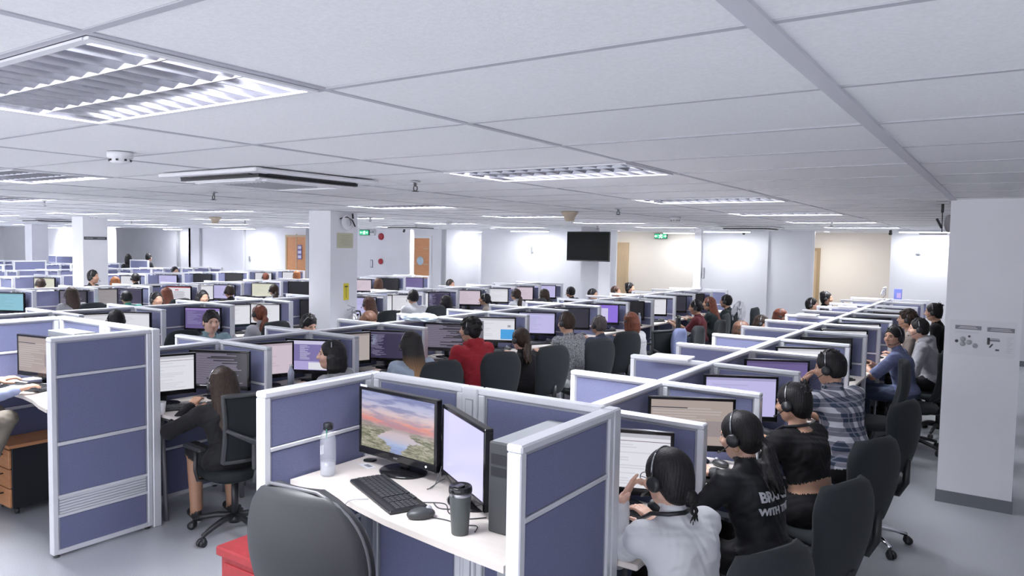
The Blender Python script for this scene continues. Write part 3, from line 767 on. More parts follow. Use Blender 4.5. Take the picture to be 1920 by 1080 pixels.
def back_mesh_parts():
    b = MB()
    def fn(u, v):
        z = .57+.46*v; wv = .20+.035*v; x = (u-.5)*2*wv
        y = -.25-.07*v+.045*(abs(u-.5)*2)**2-.03*math.sin(v*PI)
        return (x, y, z)
    b.grid(fn, 12, 12, .012, M_CHM)
    f = MB(); P = []
    N_ = 40
    for i in range(N_+1):
        t = i/N_*4
        if t < 1: u, v = t, 0
        elif t < 2: u, v = 1, t-1
        elif t < 3: u, v = 3-t, 1
        else: u, v = 0, 4-t
        P.append(fn(u, v))
    f.tube(P, .017, M_DGR, n=6, caps=False)
    y = MB()
    y.tube([Vector(fn(0, .52))+Vector((0, -.012, 0)), Vector(fn(.2, .40))+Vector((0, -.03, 0)), Vector(fn(.4, .30))+Vector((0, -.045, 0)), Vector(fn(.5, .27))+Vector((0, -.05, 0)), Vector(fn(.6, .30))+Vector((0, -.045, 0)), Vector(fn(.8, .40))+Vector((0, -.03, 0)), Vector(fn(1, .52))+Vector((0, -.012, 0))], [.014, .017, .02, .022, .02, .017, .014], M_DGR, n=8)
    y.box((0, -.31, .62), (.10, .03, .22), M_DGR, bev=.012); y.tube([(0, -.31, .54), (0, -.27, .42), (0, -.1, .40)], .024, M_DGR, n=8)
    return b.mesh('back_mesh'), f.mesh('back_frame'), y.mesh('back_support')
def seat_mesh(m, z=.45):
    b = MB(); prof = [(0, -.045), (.19, -.045), (.232, -.02), (.24, .0), (.225, .028), (.15, .04), (0, .036)]
    vs = []; fs = []; n = 32
    for (r_, zz) in prof:
        for k in range(n):
            t = 2*PI*k/n; c_, s_ = math.cos(t), math.sin(t); q = (abs(c_)**3.2+abs(s_)**3.2)**(-1/3.2)
            vs.append((r_*q*c_, r_*q*s_*1.0, z+zz))
    for i in range(len(prof)-1):
        for k in range(n): fs.append((i*n+k, i*n+(k+1) % n, (i+1)*n+(k+1) % n, (i+1)*n+k))
    b.add(vs, fs, m, True); return b.mesh('chair_seat')
SEAT = {'f': seat_mesh(M_CHF), 'm': seat_mesh(M_CHM), 'l': seat_mesh(M_LEA, .64)}
TASK = back_task(M_CHF); MESHB = back_mesh_parts()
LINKB = MB().tube([(0, -.08, .40), (0, -.24, .41), (0, -.285, .50), (0, -.29, .66)], [.022, .022, .024, .02], M_BLK, n=8).mesh('back_bracket')
ARMM = [MB().tube([(s_*.17, 0, .41), (s_*.27, 0, .43), (s_*.285, 0, .50), (s_*.275, .01, .635)], .014, M_BLK, n=8).box((s_*.275, .03, .645), (.06, .24, .028), M_BLK, bev=.012).mesh('armrest') for s_ in (-1, 1)]
def chair(kind, x, y, rz, label, group='black office chairs', spin=0, arms=False, rake=0):
    t = thing('office_chair', label, 'chair', (x, y, 0), rz, group)
    bk = 'c' if kind == 'chrome' else 'b'
    hub, arm, cs = BASE[bk]; link('gas_column', hub, t)
    for k in range(5):
        f = link('foot', arm, t, rot=spin+k*2*PI/5); link('caster', cs, f)
    link('seat', SEAT['m' if kind == 'mesh' else 'f'], t)
    if kind == 'mesh':
        a, b, c = MESHB; bb = link('backrest', a, t); link('back_frame', b, bb); link('back_support', c, bb)
    else:
        link('backrest', TASK, t); link('back_bracket', LINKB, t)
    if arms or kind == 'mesh':
        for q in ARMM: link('armrest', q, t)
    return t
# the large dark leatherette chair of the front booth
def big_chair(x, y, rz):
    t = thing('office_chair', 'large dark grey leatherette chair with rounded back in the front booth', 'chair', (x, y, 0), rz)
    hub, arm, cs = BASE['h']; link('gas_column', hub, t)
    for k in range(5):
        f = link('foot', arm, t, rot=.3+k*2*PI/5); link('caster', cs, f)
    link('seat', SEAT['l'], t)
    b = MB()
    def fn(u, v):
        z = .73+.50*v; a = abs(u-.5)*2; wv = .262*math.sqrt(max(0, 1-max(0, (v-.45)/.585)**2.4))*(1-.22*max(0, .45-v)/.45)+.004
        xx = (u-.5)*2*wv
        return (xx, -.22-.05*v-.045*math.sin(v*PI)+.09*(xx/.25)**2, z)
    b.grid(fn, 20, 20, .075, M_LEA); link('backrest', b.mesh('big_backrest'), t)
    p = MB(); P = [Vector(fn(0.0, v/14)) for v in range(15)]+[Vector(fn(1.0, (14-v)/14)) for v in range(15)]
    p.tube([q+Vector((0, -.028, 0)) for q in P], .007, mat('piping_grey', (.10, .10, .11), .35), n=6); link('piping', p.mesh('piping'), t)
    l = MB().tube([(0, -.08, .58), (0, -.25, .60), (0, -.30, .70), (0, -.32, .9)], .024, M_BLK, n=8); link('back_bracket', l.mesh('big_bracket'), t)
    return t
# ================================================================ PEOPLE (signed-distance bodies meshed as one surface)
class SDF:
    def __init__(s, h):
        s.h = h; s.p = []; s.T = Matrix.Identity(4)
    def X(s, v): return s.T @ Vector(v)
    def cone(s, a, b, ra, rb, m, k=.02, flat=None): s.p.append(('c', s.X(a), s.X(b), ra, rb, m, k, flat)); return s
    def chain(s, pts, rs, m, k=.02):
        for i in range(len(pts)-1): s.cone(pts[i], pts[i+1], rs[i], rs[i+1], m, k)
        return s
    def ell(s, c, r, m, k=.02, rot=None):
        Q = s.T.to_3x3()
        if rot is not None: Q = Q @ rot
        s.p.append(('e', s.X(c), r, Q.transposed(), None, m, k, None)); return s
    def sub(s, c, r, k=.01, rot=None):
        Q = s.T.to_3x3()
        if rot is not None: Q = Q @ rot
        s.p.append(('s', s.X(c), r, Q.transposed(), None, -1, k, None)); return s
    def build(s, mats, name, noise=0, cloth=(), groove=None, relax=1):
        h = s.h; lo = np.array([9e9]*3); hi = -lo
        for q in s.p:
            if q[0] == 's': continue
            if q[0] == 'c':
                for P, r_ in ((q[1], q[3]), (q[2], q[4])):
                    P = np.array(P); lo = np.minimum(lo, P-r_); hi = np.maximum(hi, P+r_)
            else:
                P = np.array(q[1]); r_ = max(q[2]); lo = np.minimum(lo, P-r_); hi = np.maximum(hi, P+r_)
        lo -= 4*h+.01; hi += 4*h+.01
        n = np.ceil((hi-lo)/h).astype(int)+1
        D = np.full(n, 1.0, np.float32); BR = np.full(n, 9.0, np.float32); MI = np.zeros(n, np.uint8)
        for q in s.p:
            kd, m, k = q[0], q[5], q[6]
            if kd == 'c':
                a, b = np.array(q[1]), np.array(q[2]); l2 = np.minimum(a-q[3], b-q[4]); h2 = np.maximum(a+q[3], b+q[4])
            else:
                a = np.array(q[1]); r_ = np.array(q[2]); rr = max(r_); l2 = a-rr; h2 = a+rr
            mg = k+3*h
            i0 = np.maximum(0, np.floor((l2-mg-lo)/h).astype(int)); i1 = np.minimum(n, np.ceil((h2+mg-lo)/h).astype(int)+1)
            if (i1 <= i0).any(): continue
            sl = tuple(slice(i0[d], i1[d]) for d in range(3))
            ax = [(lo[d]+h*np.arange(i0[d], i1[d])).astype(np.float32) for d in range(3)]
            x, y, z = ax[0][:, None, None], ax[1][None, :, None], ax[2][None, None, :]
            if kd == 'c':
                ba = b-a; L2 = max(1e-9, float(ba@ba))
                t = np.clip(((x-a[0])*ba[0]+(y-a[1])*ba[1]+(z-a[2])*ba[2])/L2, 0, 1)
                d_ = np.sqrt((x-a[0]-t*ba[0])**2+(y-a[1]-t*ba[1])**2+(z-a[2]-t*ba[2])**2)-(q[3]+(q[4]-q[3])*t)
            else:
                Q = np.array(q[3]); X, Y, Z = x-a[0], y-a[1], z-a[2]
                u = Q[0, 0]*X+Q[0, 1]*Y+Q[0, 2]*Z; v = Q[1, 0]*X+Q[1, 1]*Y+Q[1, 2]*Z; w_ = Q[2, 0]*X+Q[2, 1]*Y+Q[2, 2]*Z
                k0 = np.sqrt((u/r_[0])**2+(v/r_[1])**2+(w_/r_[2])**2); k1 = np.sqrt((u/r_[0]**2)**2+(v/r_[1]**2)**2+(w_/r_[2]**2)**2)
                d_ = k0*(k0-1)/np.maximum(k1, 1e-6)
            cur = D[sl]
            if kd == 's':
                hh = np.clip(.5-.5*(cur+d_)/k, 0, 1); D[sl] = cur+(-d_-cur)*hh+k*hh*(1-hh); continue
            hh = np.clip(.5+.5*(cur-d_)/k, 0, 1); D[sl] = cur+(d_-cur)*hh-k*hh*(1-hh)
            br = BR[sl]; ms = d_ < br; br[ms] = d_[ms]; MI[sl][ms] = m
        if noise and cloth:
            gx, gy, gz = [(lo[d]+h*np.arange(n[d])).astype(np.float32) for d in range(3)]
            x, y, z = gx[:, None, None], gy[None, :, None], gz[None, None, :]
            w_ = np.sin(31*x+7*np.sin(19*z+3*y))*np.sin(27*z+9*x+5*np.sin(17*y))+.6*np.sin(61*z+23*y+6*np.sin(29*x))*np.sin(43*x-31*y)
            ms = np.isin(MI, cloth); D += noise*w_*ms
        if groove is not None:
            g, amp, fr, cx, cy = groove
            gx, gy, gz = [(lo[d]+h*np.arange(n[d])).astype(np.float32) for d in range(3)]
            x, y, z = gx[:, None, None], gy[None, :, None], gz[None, None, :]
            an = np.arctan2(x-cx, y-cy); D += amp*np.sin(an*fr+7*np.sin(z*14)+z*20)*np.ones_like(D)
        # surface nets
        nx, ny, nz_ = n; C = [(i, j, k) for i in (0, 1) for j in (0, 1) for k in (0, 1)]
        neg = D < 0; cnt = np.zeros((nx-1, ny-1, nz_-1), np.uint8)
        for i, j, k in C: cnt += neg[i:nx-1+i, j:ny-1+j, k:nz_-1+k]
        act = (cnt > 0) & (cnt < 8); idx = np.argwhere(act); N_ = len(idx)
        vid = np.full(act.shape, -1, np.int64); vid[act] = np.arange(N_)
        cv = np.stack([D[idx[:, 0]+i, idx[:, 1]+j, idx[:, 2]+k] for i, j, k in C], 1)
        acc = np.zeros((N_, 3), np.float32); ct = np.zeros(N_, np.float32)
        for a in range(8):
            for b in range(a+1, 8):
                ca, cb_ = np.array(C[a]), np.array(C[b])
                if abs(ca-cb_).sum() != 1: continue
                va, vb = cv[:, a], cv[:, b]; cr = (va < 0) != (vb < 0)
                t = np.where(cr, va/np.where(cr, va-vb, 1), 0)
                acc += (ca+(cb_-ca)*t[:, None])*cr[:, None]; ct += cr
        V = (idx+acc/np.maximum(ct, 1)[:, None])*h+lo
        F = []
        for d in range(3):
            s0 = [slice(1, -1)]*3; A = [slice(1, n[q]-1) for q in range(3)]; A[d] = slice(0, n[d]-1); B = list(A); B[d] = slice(1, n[d])
            na, nb = neg[tuple(A)], neg[tuple(B)]; ch = np.argwhere(na != nb); sg = na[tuple(ch.T)]
            base = ch.copy(); o = [1, 1, 1]; o[d] = 0; base = base+np.array(o)
            e1, e2 = [q for q in range(3) if q != d]
            if d == 1: e1, e2 = e2, e1
            def g(a, b):
                bb = base.copy(); bb[:, e1] -= a; bb[:, e2] -= b; return vid[bb[:, 0], bb[:, 1], bb[:, 2]]
            q = np.stack([g(1, 1), g(0, 1), g(0, 0), g(1, 0)], 1); q = np.where(sg[:, None], q, q[:, ::-1]); F.append(q)
        F = np.concatenate(F); F = F[(F >= 0).all(1)]
        vm = MI[idx[:, 0], idx[:, 1], idx[:, 2]]
        me = bpy.data.meshes.new(name)
        me.vertices.add(N_); me.vertices.foreach_set('co', V.astype(np.float32).ravel())
        me.loops.add(F.size); me.loops.foreach_set('vertex_index', F.astype(np.int32).ravel())
        me.polygons.add(len(F)); me.polygons.foreach_set('loop_start', np.arange(0, F.size, 4, dtype=np.int32)); me.polygons.foreach_set('loop_total', np.full(len(F), 4, np.int32))
        for m in mats: me.materials.append(m)
        me.polygons.foreach_set('material_index', vm[F[:, 0]].astype(np.int32))
        me.polygons.foreach_set('use_smooth', np.ones(len(F), bool)); me.update(calc_edges=True); me.validate()
        return me
def ik(a, t, l1, l2, pole):
    d = t-a; L = d.length; mx = (l1+l2)*.995
    if L > mx: t = a+d*(mx/L); d = t-a; L = d.length
    L = max(L, abs(l1-l2)+.01)
    c = (l1*l1+L*L-l2*l2)/(2*L); s_ = math.sqrt(max(0, l1*l1-c*c)); u = d.normalized(); pv = (pole-u*pole.dot(u)).normalized()
    return a+u*c+pv*s_, t
M_SKIN = {k: mat('skin_'+k, c, .5, bump=.05, bscale=300) for k, c in dict(light=(.66, .41, .31), mid=(.53, .31, .21), tan=(.42, .235, .15)).items()}
for _m in M_SKIN.values():
    _b = _m.node_tree.nodes['Principled BSDF']; _b.inputs['Subsurface Weight'].default_value = .08; _b.inputs['Subsurface Radius'].default_value = (.01, .004, .002)
M_LIP = mat('lip_tone', (.42, .17, .14), .45); M_BROW = mat('eyebrow', (.03, .02, .018), .7); M_EYE = mat('eye_dark', (.02, .014, .012), .2); M_SHOE = mat('black_shoe', (.02, .02, .022), .5); M_SOLE = mat('white_sole', (.7, .7, .7), .6)
def hairmat(name, col, tip=None):
    if 'hair_'+name in MATS: return MATS['hair_'+name]
    m, t, b = nt('hair_'+name); N = t.nodes; L = t.links
    tc = N.new('ShaderNodeTexCoord'); mp = N.new('ShaderNodeMapping'); mp.inputs['Scale'].default_value = (160, 160, 9); L.new(tc.outputs['Object'], mp.inputs[0])
    n1 = N.new('ShaderNodeTexNoise'); n1.inputs['Scale'].default_value = 1; n1.inputs['Detail'].default_value = 3; L.new(mp.outputs[0], n1.inputs[0])
    cr = N.new('ShaderNodeValToRGB'); cr.color_ramp.elements[0].position = .3; cr.color_ramp.elements[1].position = .75
    cr.color_ramp.elements[0].color = (*[v*.5 for v in col], 1); cr.color_ramp.elements[1].color = (*[min(1, v*1.7) for v in col], 1)
    L.new(n1.outputs[0], cr.inputs[0]); out = cr.outputs[0]
    if tip:
        sp_ = N.new('ShaderNodeSeparateXYZ'); L.new(tc.outputs['Object'], sp_.inputs[0])
        mr = N.new('ShaderNodeMapRange'); mr.inputs[1].default_value = tip[1]; mr.inputs[2].default_value = tip[2]; mr.inputs[3].default_value = 1; mr.inputs[4].default_value = 0
        L.new(sp_.outputs[2], mr.inputs[0]); mx = N.new('ShaderNodeMix'); mx.data_type = 'RGBA'; L.new(mr.outputs[0], mx.inputs[0]); L.new(out, mx.inputs[6]); mx.inputs[7].default_value = (*tip[0], 1); out = mx.outputs[2]
    L.new(out, b.inputs['Base Color']); b.inputs['Roughness'].default_value = .48; b.inputs['Specular IOR Level'].default_value = .28
    bp = N.new('ShaderNodeBump'); bp.inputs['Strength'].default_value = .55; bp.inputs['Distance'].default_value = .004; L.new(n1.outputs[0], bp.inputs['Height']); L.new(bp.outputs[0], b.inputs['Normal'])
    MATS['hair_'+name] = m; return m
HB = hairmat('black', (.012, .011, .012)); HDB = hairmat('dark_brown', (.035, .022, .016)); HBR = hairmat('brown', (.11, .055, .035)); HAU = hairmat('auburn', (.16, .05, .028)); HOR = hairmat('copper', (.32, .12, .045)); HGR = hairmat('greying', (.10, .085, .08))
def cloth(name, col, rough=.85, **kw): return mat('cloth_'+name, col, rough, bump=kw.pop('bump', .25), bscale=kw.pop('bscale', 330), sheen=.04, spec=.25, **kw)
def plaid():
    m, t, b = nt('cloth_plaid'); N = t.nodes; L = t.links
    tc = N.new('ShaderNodeTexCoord'); sp_ = N.new('ShaderNodeSeparateXYZ'); L.new(tc.outputs['Object'], sp_.inputs[0])
    def ma(op, a, b_=0.0):
        n = N.new('ShaderNodeMath'); n.operation = op
        for i, v in enumerate((a, b_)):
            if isinstance(v, (int, float)): n.inputs[i].default_value = v
            else: L.new(v, n.inputs[i])
        return n.outputs[0]
    P = .094
    def band(c, off, wd):
        f = ma('FRACT', ma('ADD', ma('MULTIPLY', c, 1/P), off)); return ma('LESS_THAN', ma('ABSOLUTE', ma('SUBTRACT', f, .5)), wd)
    # around the body the stripes follow the turn (x+y blended), upright they follow z
    xs = ma('ADD', ma('MULTIPLY', sp_.outputs[0], 1.0), ma('MULTIPLY', sp_.outputs[1], .85)); zs = sp_.outputs[2]
    w1 = ma('ADD', band(xs, 0, .20), band(zs, 0, .20)); th = ma('MAXIMUM', band(xs, .5, .045), band(zs, .5, .045))
    cr = N.new('ShaderNodeValToRGB'); cr.color_ramp.interpolation = 'CONSTANT'
    cr.color_ramp.elements[0].color = (.035, .055, .095, 1); cr.color_ramp.elements[1].position = .25; cr.color_ramp.elements[1].color = (.20, .20, .25, 1)
    e = cr.color_ramp.elements.new(.75); e.color = (.66, .66, .72, 1)
    L.new(ma('MULTIPLY', w1, .5), cr.inputs[0])
    mx = N.new('ShaderNodeMix'); mx.data_type = 'RGBA'; L.new(ma('MULTIPLY', th, .4), mx.inputs[0]); L.new(cr.outputs[0], mx.inputs[6]); mx.inputs[7].default_value = (.45, .45, .52, 1)
    L.new(mx.outputs[2], b.inputs['Base Color']); b.inputs['Roughness'].default_value = .85; return m
M_PLAID = plaid()
C_ = dict(white=cloth('white', (.66, .67, .70)), black=cloth('black', (.014, .014, .016)), blackjkt=cloth('black_jacket', (.017, .018, .021), .5, bscale=120), red=cloth('red', (.33, .022, .032)), grey=cloth('grey', (.27, .27, .29)),
  knit=cloth('grey_knit', (.24, .245, .26), var=.7, vscale=70, bump=.6, bscale=90), navy=cloth('navy_grey', (.045, .053, .085)), denim=cloth('pale_denim', (.36, .43, .52)), slate=cloth('slate_blue', (.14, .165, .29)), lgrey=cloth('light_grey', (.38, .38, .41)),
  maroon=cloth('maroon', (.12, .022, .028)), dgreen=cloth('dark_green_black', (.022, .032, .034)), teal=cloth('teal_grey', (.22, .33, .36)), pale=cloth('pale_blue_shirt', (.36, .40, .56)), charcoal=cloth('charcoal', (.020, .021, .024)), beige=cloth('beige', (.42, .36, .32)), mint=cloth('mint', (.06, .30, .24)), blue=cloth('light_blue', (.20, .28, .52)),
  jeans=cloth('jeans', (.05, .065, .11)), blackp=cloth('black_trousers', (.012, .012, .014)), khaki=cloth('khaki', (.21, .185, .15)), plaid=M_PLAID, whitecap=cloth('white_cuff', (.8, .8, .8)))
SK, TOP, PAN, SHO, LIP, BRW, EYE, SOL, ALT = 0, 1, 2, 3, 4, 5, 6, 7, 8
def head_sdf(S_, F=1.0, female=True, detail=True):
    """head-local: origin at skull centre, +Y face"""
    w = .073 if female else .077
    S_.ell((0, -.008, .018), (w, .092, .088), SK, .01); S_.ell((0, .026, -.035), (w*(.78 if female else .83), .059, .070), SK, .02)
    S_.ell((0, .045, -.078), (.034, .032, .026), SK, .025)                                        # chin
    S_.cone((-w*.62, .0, -.06), (0, .045, -.085), .024, .02, SK, .02); S_.cone((w*.62, .0, -.06), (0, .045, -.085), .024, .02, SK, .02)
    if detail:
        for s_ in (-1, 1):
            S_.ell((s_*.036, .066, -.025), (.023, .018, .02), SK, .02)                            # cheek
            S_.sub((s_*.029, .090, .010), (.017, .011, .010), .012)                                # socket
            S_.cone((s_*.014, .078, .024), (s_*.042, .070, .025), .008, .007, SK, .01)
            S_.ell((s_*(w+.003), -.005, -.008), (.009, .017, .028), SK, .006); S_.sub((s_*(w+.012), .0, -.006), (.006, .009, .015), .004)
            S_.ell((s_*.010, .092, -.026), (.009, .010, .008), SK, .006)
        S_.cone((0, .084, .014), (0, .104, -.022), .0085, .0115, SK, .012)
        S_.ell((0, .080, -.050), (.022, .009, .0065), SK, .006); S_.ell((0, .078, -.060), (.018, .010, .006), SK, .006)
def hair_sdf(S_, style, seed=0, dr=.35):
    rnd = random.Random(seed)
    S_.ell((0, -.016, .026), (.086, .102, .096), 0, .01); S_.ell((0, -.045, -.02), (.078, .062, .075), 0, .02)
    S_.sub((0, .098, -.040), (.070, .072, .102), .012)
    S_.sub((.09, .045, -.06), (.05, .045, .07), .012); S_.sub((-.09, .045, -.06), (.05, .045, .07), .012)
    if style in ('short', 'cropped', 'quiff'):
        S_.sub((0, -.05, -.125), (.12, .12, .055), .02)
        for q in range(40 if style != 'cropped' else 12):
            a = rnd.uniform(0, 2*PI); rr = rnd.uniform(.0, .062); x, y = rr*math.cos(a), -.012+rr*1.15*math.sin(a); z = .026+.096*math.sqrt(max(0, 1-(x/.086)**2-((y+.016)/.102)**2))
            S_.cone((x, y, z-.006), (x*1.15+rnd.uniform(-.01, .01), y+(.018 if style == 'quiff' else rnd.uniform(-.012, .015)), z+.004+.008*(style == 'quiff')), .011, .005, 0, .008)
    elif style == 'curly':
        for q in range(90):
            a = rnd.uniform(0, 2*PI); el_ = rnd.uniform(-.35, 1.5); x, y, z = .088*math.cos(a)*math.cos(el_), -.016+.104*math.sin(a)*math.cos(el_), .026+.098*math.sin(el_)
            if y > .035 and z < .06: continue
            S_.ell((x, y, z), (.017, .017, .017), 0, .008)
    elif style == 'long':
        S_.sub((0, .10, -.02), (.062, .05, .10), .01)
        for q in range(34):
            a = -PI*.06-PI*.88*q/33; x, y = .080*math.cos(a), -.018+.088*math.sin(a)
            ln = rnd.uniform(.26, .34); S_.chain([(x*.85, y*.8, .06), (x, y, -.02), (x*1.05, y*1.0-.03, -.12), (x*.95+rnd.uniform(-.012, .012), y*.85-.045-dr*ln*.45, -.12-ln*.5), (x*.8+rnd.uniform(-.02, .02), y*.8-.055-dr*ln, -.10-ln)], [.02, .021, .02, .017, .007], 0, .010)
    elif style == 'bob':
        for q in range(30):
            a = .12*PI-PI*1.24*q/29; x, y = .082*math.cos(a), -.018+.088*math.sin(a)
            S_.chain([(x*.85, y*.85, .05), (x*1.03, y, -.03), (x*1.08, y*1.02, -.10), (x*.98, y*.95, -.145-rnd.uniform(0, .02))], [.02, .02, .019, .008], 0, .010)
    elif style == 'low_bun':
        S_.ell((0, -.05, -.055), (.055, .05, .05), 0, .03); S_.ell((.006, -.108, -.075), (.026, .024, .028), 0, .008)
        for q in range(10):
            a = q/10*2*PI; S_.ell((.006+.012*math.cos(a), -.112+.006*math.sin(2*a), -.075+.016*math.sin(a)), (.013, .013, .013), 0, .004)
        for q in range(7): S_.chain([(.0, -.11, -.088), (rnd.uniform(-.025, .02), -.118, -.125), (rnd.uniform(-.03, .03), -.112, -.155-rnd.uniform(0, .02))], [.006, .0045, .002], 0, .003)
    elif style == 'high_bun':
        S_.ell((0, -.05, -.045), (.055, .045, .05), 0, .02); S_.ell((.0, -.085, .072), (.034, .034, .034), 0, .012)
        for q in range(22):
            a, b_ = rnd.uniform(0, 2*PI), rnd.uniform(-.5, 1.4); d_ = Vector((math.cos(a)*math.cos(b_), math.sin(a)*math.cos(b_), math.sin(b_)))
            c = Vector((0, -.085, .072)); S_.chain([c+d_*.02, c+d_*.045, c+d_*.06+Vector((rnd.uniform(-.02, .02), rnd.uniform(-.02, .02), rnd.uniform(-.01, .02)))], [.009, .005, .002], 0, .004)
        for q in range(5): S_.chain([(rnd.uniform(-.03, .03), -.085, -.06), (rnd.uniform(-.03, .03), -.088, -.10)], [.006, .002], 0, .004)
    elif style == 'ponytail':
        S_.ell((0, -.098, -.03), (.022, .022, .022), 0, .015)
        for q in range(26):
            u, v = rnd.uniform(-1, 1), rnd.uniform(-1, 1)
            S_.chain([(u*.010, -.10, -.03+v*.01), (u*.03-.025, -.135-.015*abs(v), -.07), (u*.038-.058, -.15+v*.015, -.13), (u*.036-.080+rnd.uniform(-.012, .012), -.14+v*.02-dr*.05, -.19), (u*.03-.090+rnd.uniform(-.02, .02), -.135+v*.02-dr*.10, -.235-rnd.uniform(0, .04))], [.012, .014, .014, .010, .003], 0, .007)
def headset_meshes():
    b = MB(); P = [(.088*math.cos(a), -.002, -.004+.122*math.sin(a)) for a in [PI*i/18 for i in range(19)]]
    b.tube([(x, y, z) for x, y, z in P], [.0065]*19, M_BLK, n=8)
    sl_ = [MB().tube([(.0905*math.cos(a), -.002, -.004+.1245*math.sin(a)) for a in [PI*o_+PI*.22*i/6 for i in range(7)]], .0045, M_STL, n=6).mesh('headband_slider') for o_ in (.10, .68)]
    c = []
    for s_ in (-1, 1):
        q = MB(); q.lathe([(0, -.016), (.026, -.016), (.033, -.006), (.033, .008), (.026, .016), (0, .016)], M_BLK, c=(s_*.086, -.002, -.012), n=20, rot=Matrix.Rotation(R(90), 3, 'Y')); c.append(q.mesh('ear_cup'))
    m = MB(); m.tube([(-.095, .0, -.022), (-.096, .045, -.048), (-.075, .085, -.066), (-.04, .108, -.07)], .003, M_BLK, n=6); m.ell((-.036, .110, -.07), (.009, .007, .007), M_BLK, n=8, k=6)
    return b.mesh('headband'), sl_, c, m.mesh('microphone_boom')
HS = headset_meshes()
def face_meshes(browm):
    e = MB(); W_ = mat('eye_white', (.62, .58, .56), .25); I_ = mat('iris_brown', (.03, .016, .01), .15)
    br = MB(); lp = MB()
    for s_ in (-1, 1):
        rot = Matrix.Rotation(-s_*R(14), 3, 'Z')
        e.ell((s_*.030, .0685, .008), (.0135, .0125, .0058), W_, n=14, k=8, rot=rot); e.ell((s_*.0300, .0780, .0078), (.0052, .0040, .0050), I_, n=10, k=6, rot=rot)
        e.tube([(s_*.0165, .0785, .008), (s_*.023, .0815, .0128), (s_*.031, .0812, .0142), (s_*.039, .0775, .0122), (s_*.0445, .0715, .007)], [.0008, .0016, .0018, .0016, .0008], M_EYE, n=5)
        br.tube([(s_*.0125, .0855, .0250), (s_*.022, .0855, .0285), (s_*.034, .0810, .0300), (s_*.046, .0725, .0265)], [.0018, .0034, .0030, .0010], browm, n=6)
    lp.tube([(-.0215, .0790, -.0535), (-.011, .0862, -.0495), (-.004, .0885, -.0478), (0, .0880, -.0488), (.004, .0885, -.0478), (.011, .0862, -.0495), (.0215, .0790, -.0535)], [.0008, .0030, .0036, .0034, .0036, .0030, .0008], M_LIP, n=6)
    lp.tube([(-.0195, .0785, -.0545), (-.010, .0855, -.0575), (0, .0880, -.0590), (.010, .0855, -.0575), (.0195, .0785, -.0545)], [.0008, .0034, .0042, .0034, .0008], M_LIP, n=6)
    return e.mesh('eyes'), br.mesh('eyebrows'), lp.mesh('lips')
FACE = face_meshes(M_BROW)
def hand(S_, wrist, dirv, nrm, side, curl, spread=.0, grip='type', thick=1.0):
    """palm along dirv, back-of-hand normal nrm; side=+1 when the thumb lies toward dirv x nrm ... """
    d = dirv.normalized(); n_ = (nrm-d*nrm.dot(d)).normalized(); x = d.cross(n_)*side
    W = wrist
    S_.cone(W, W+d*.03, .023*thick, .024*thick, SK, .012)
    for q in (-.026, -.009, .009, .026): S_.cone(W+d*.022+x*q*.75, W+d*.078+x*q, .0145*thick, .0115*thick, SK, .010)
    for i, (q, ln) in enumerate(((.027, .066), (.009, .075), (-.009, .069), (-.026, .052))):
        p = W+d*.082+x*q; c = curl[i] if isinstance(curl, (list, tuple)) else curl
        dd = (d+x*q*spread*12).normalized(); a = 0; pts = [p]; rs = [.0098*thick]
        for sgm, f in ((.46, .35), (.30, .9), (.24, .6)):
            a += c*f; v = dd*math.cos(a)-n_*math.sin(a); p = p+v*ln*sgm; pts.append(p); rs.append(rs[-1]-.0009)
        S_.chain(pts, rs, SK, .0035)
    tb = W+d*.022+x*.026-n_*.004
    t1 = tb+(d*.55+x*(.8 if grip != 'open' else 1.0)-n_*.25).normalized()*.040; t2 = t1+(d*.9+x*(.15 if grip != 'open' else .7)-n_*.3).normalized()*.030
    S_.chain([tb, t1, t2, t2+(t2-t1)*.75], [.0155*thick, .0125*thick, .0105*thick, .009*thick], SK, .007)

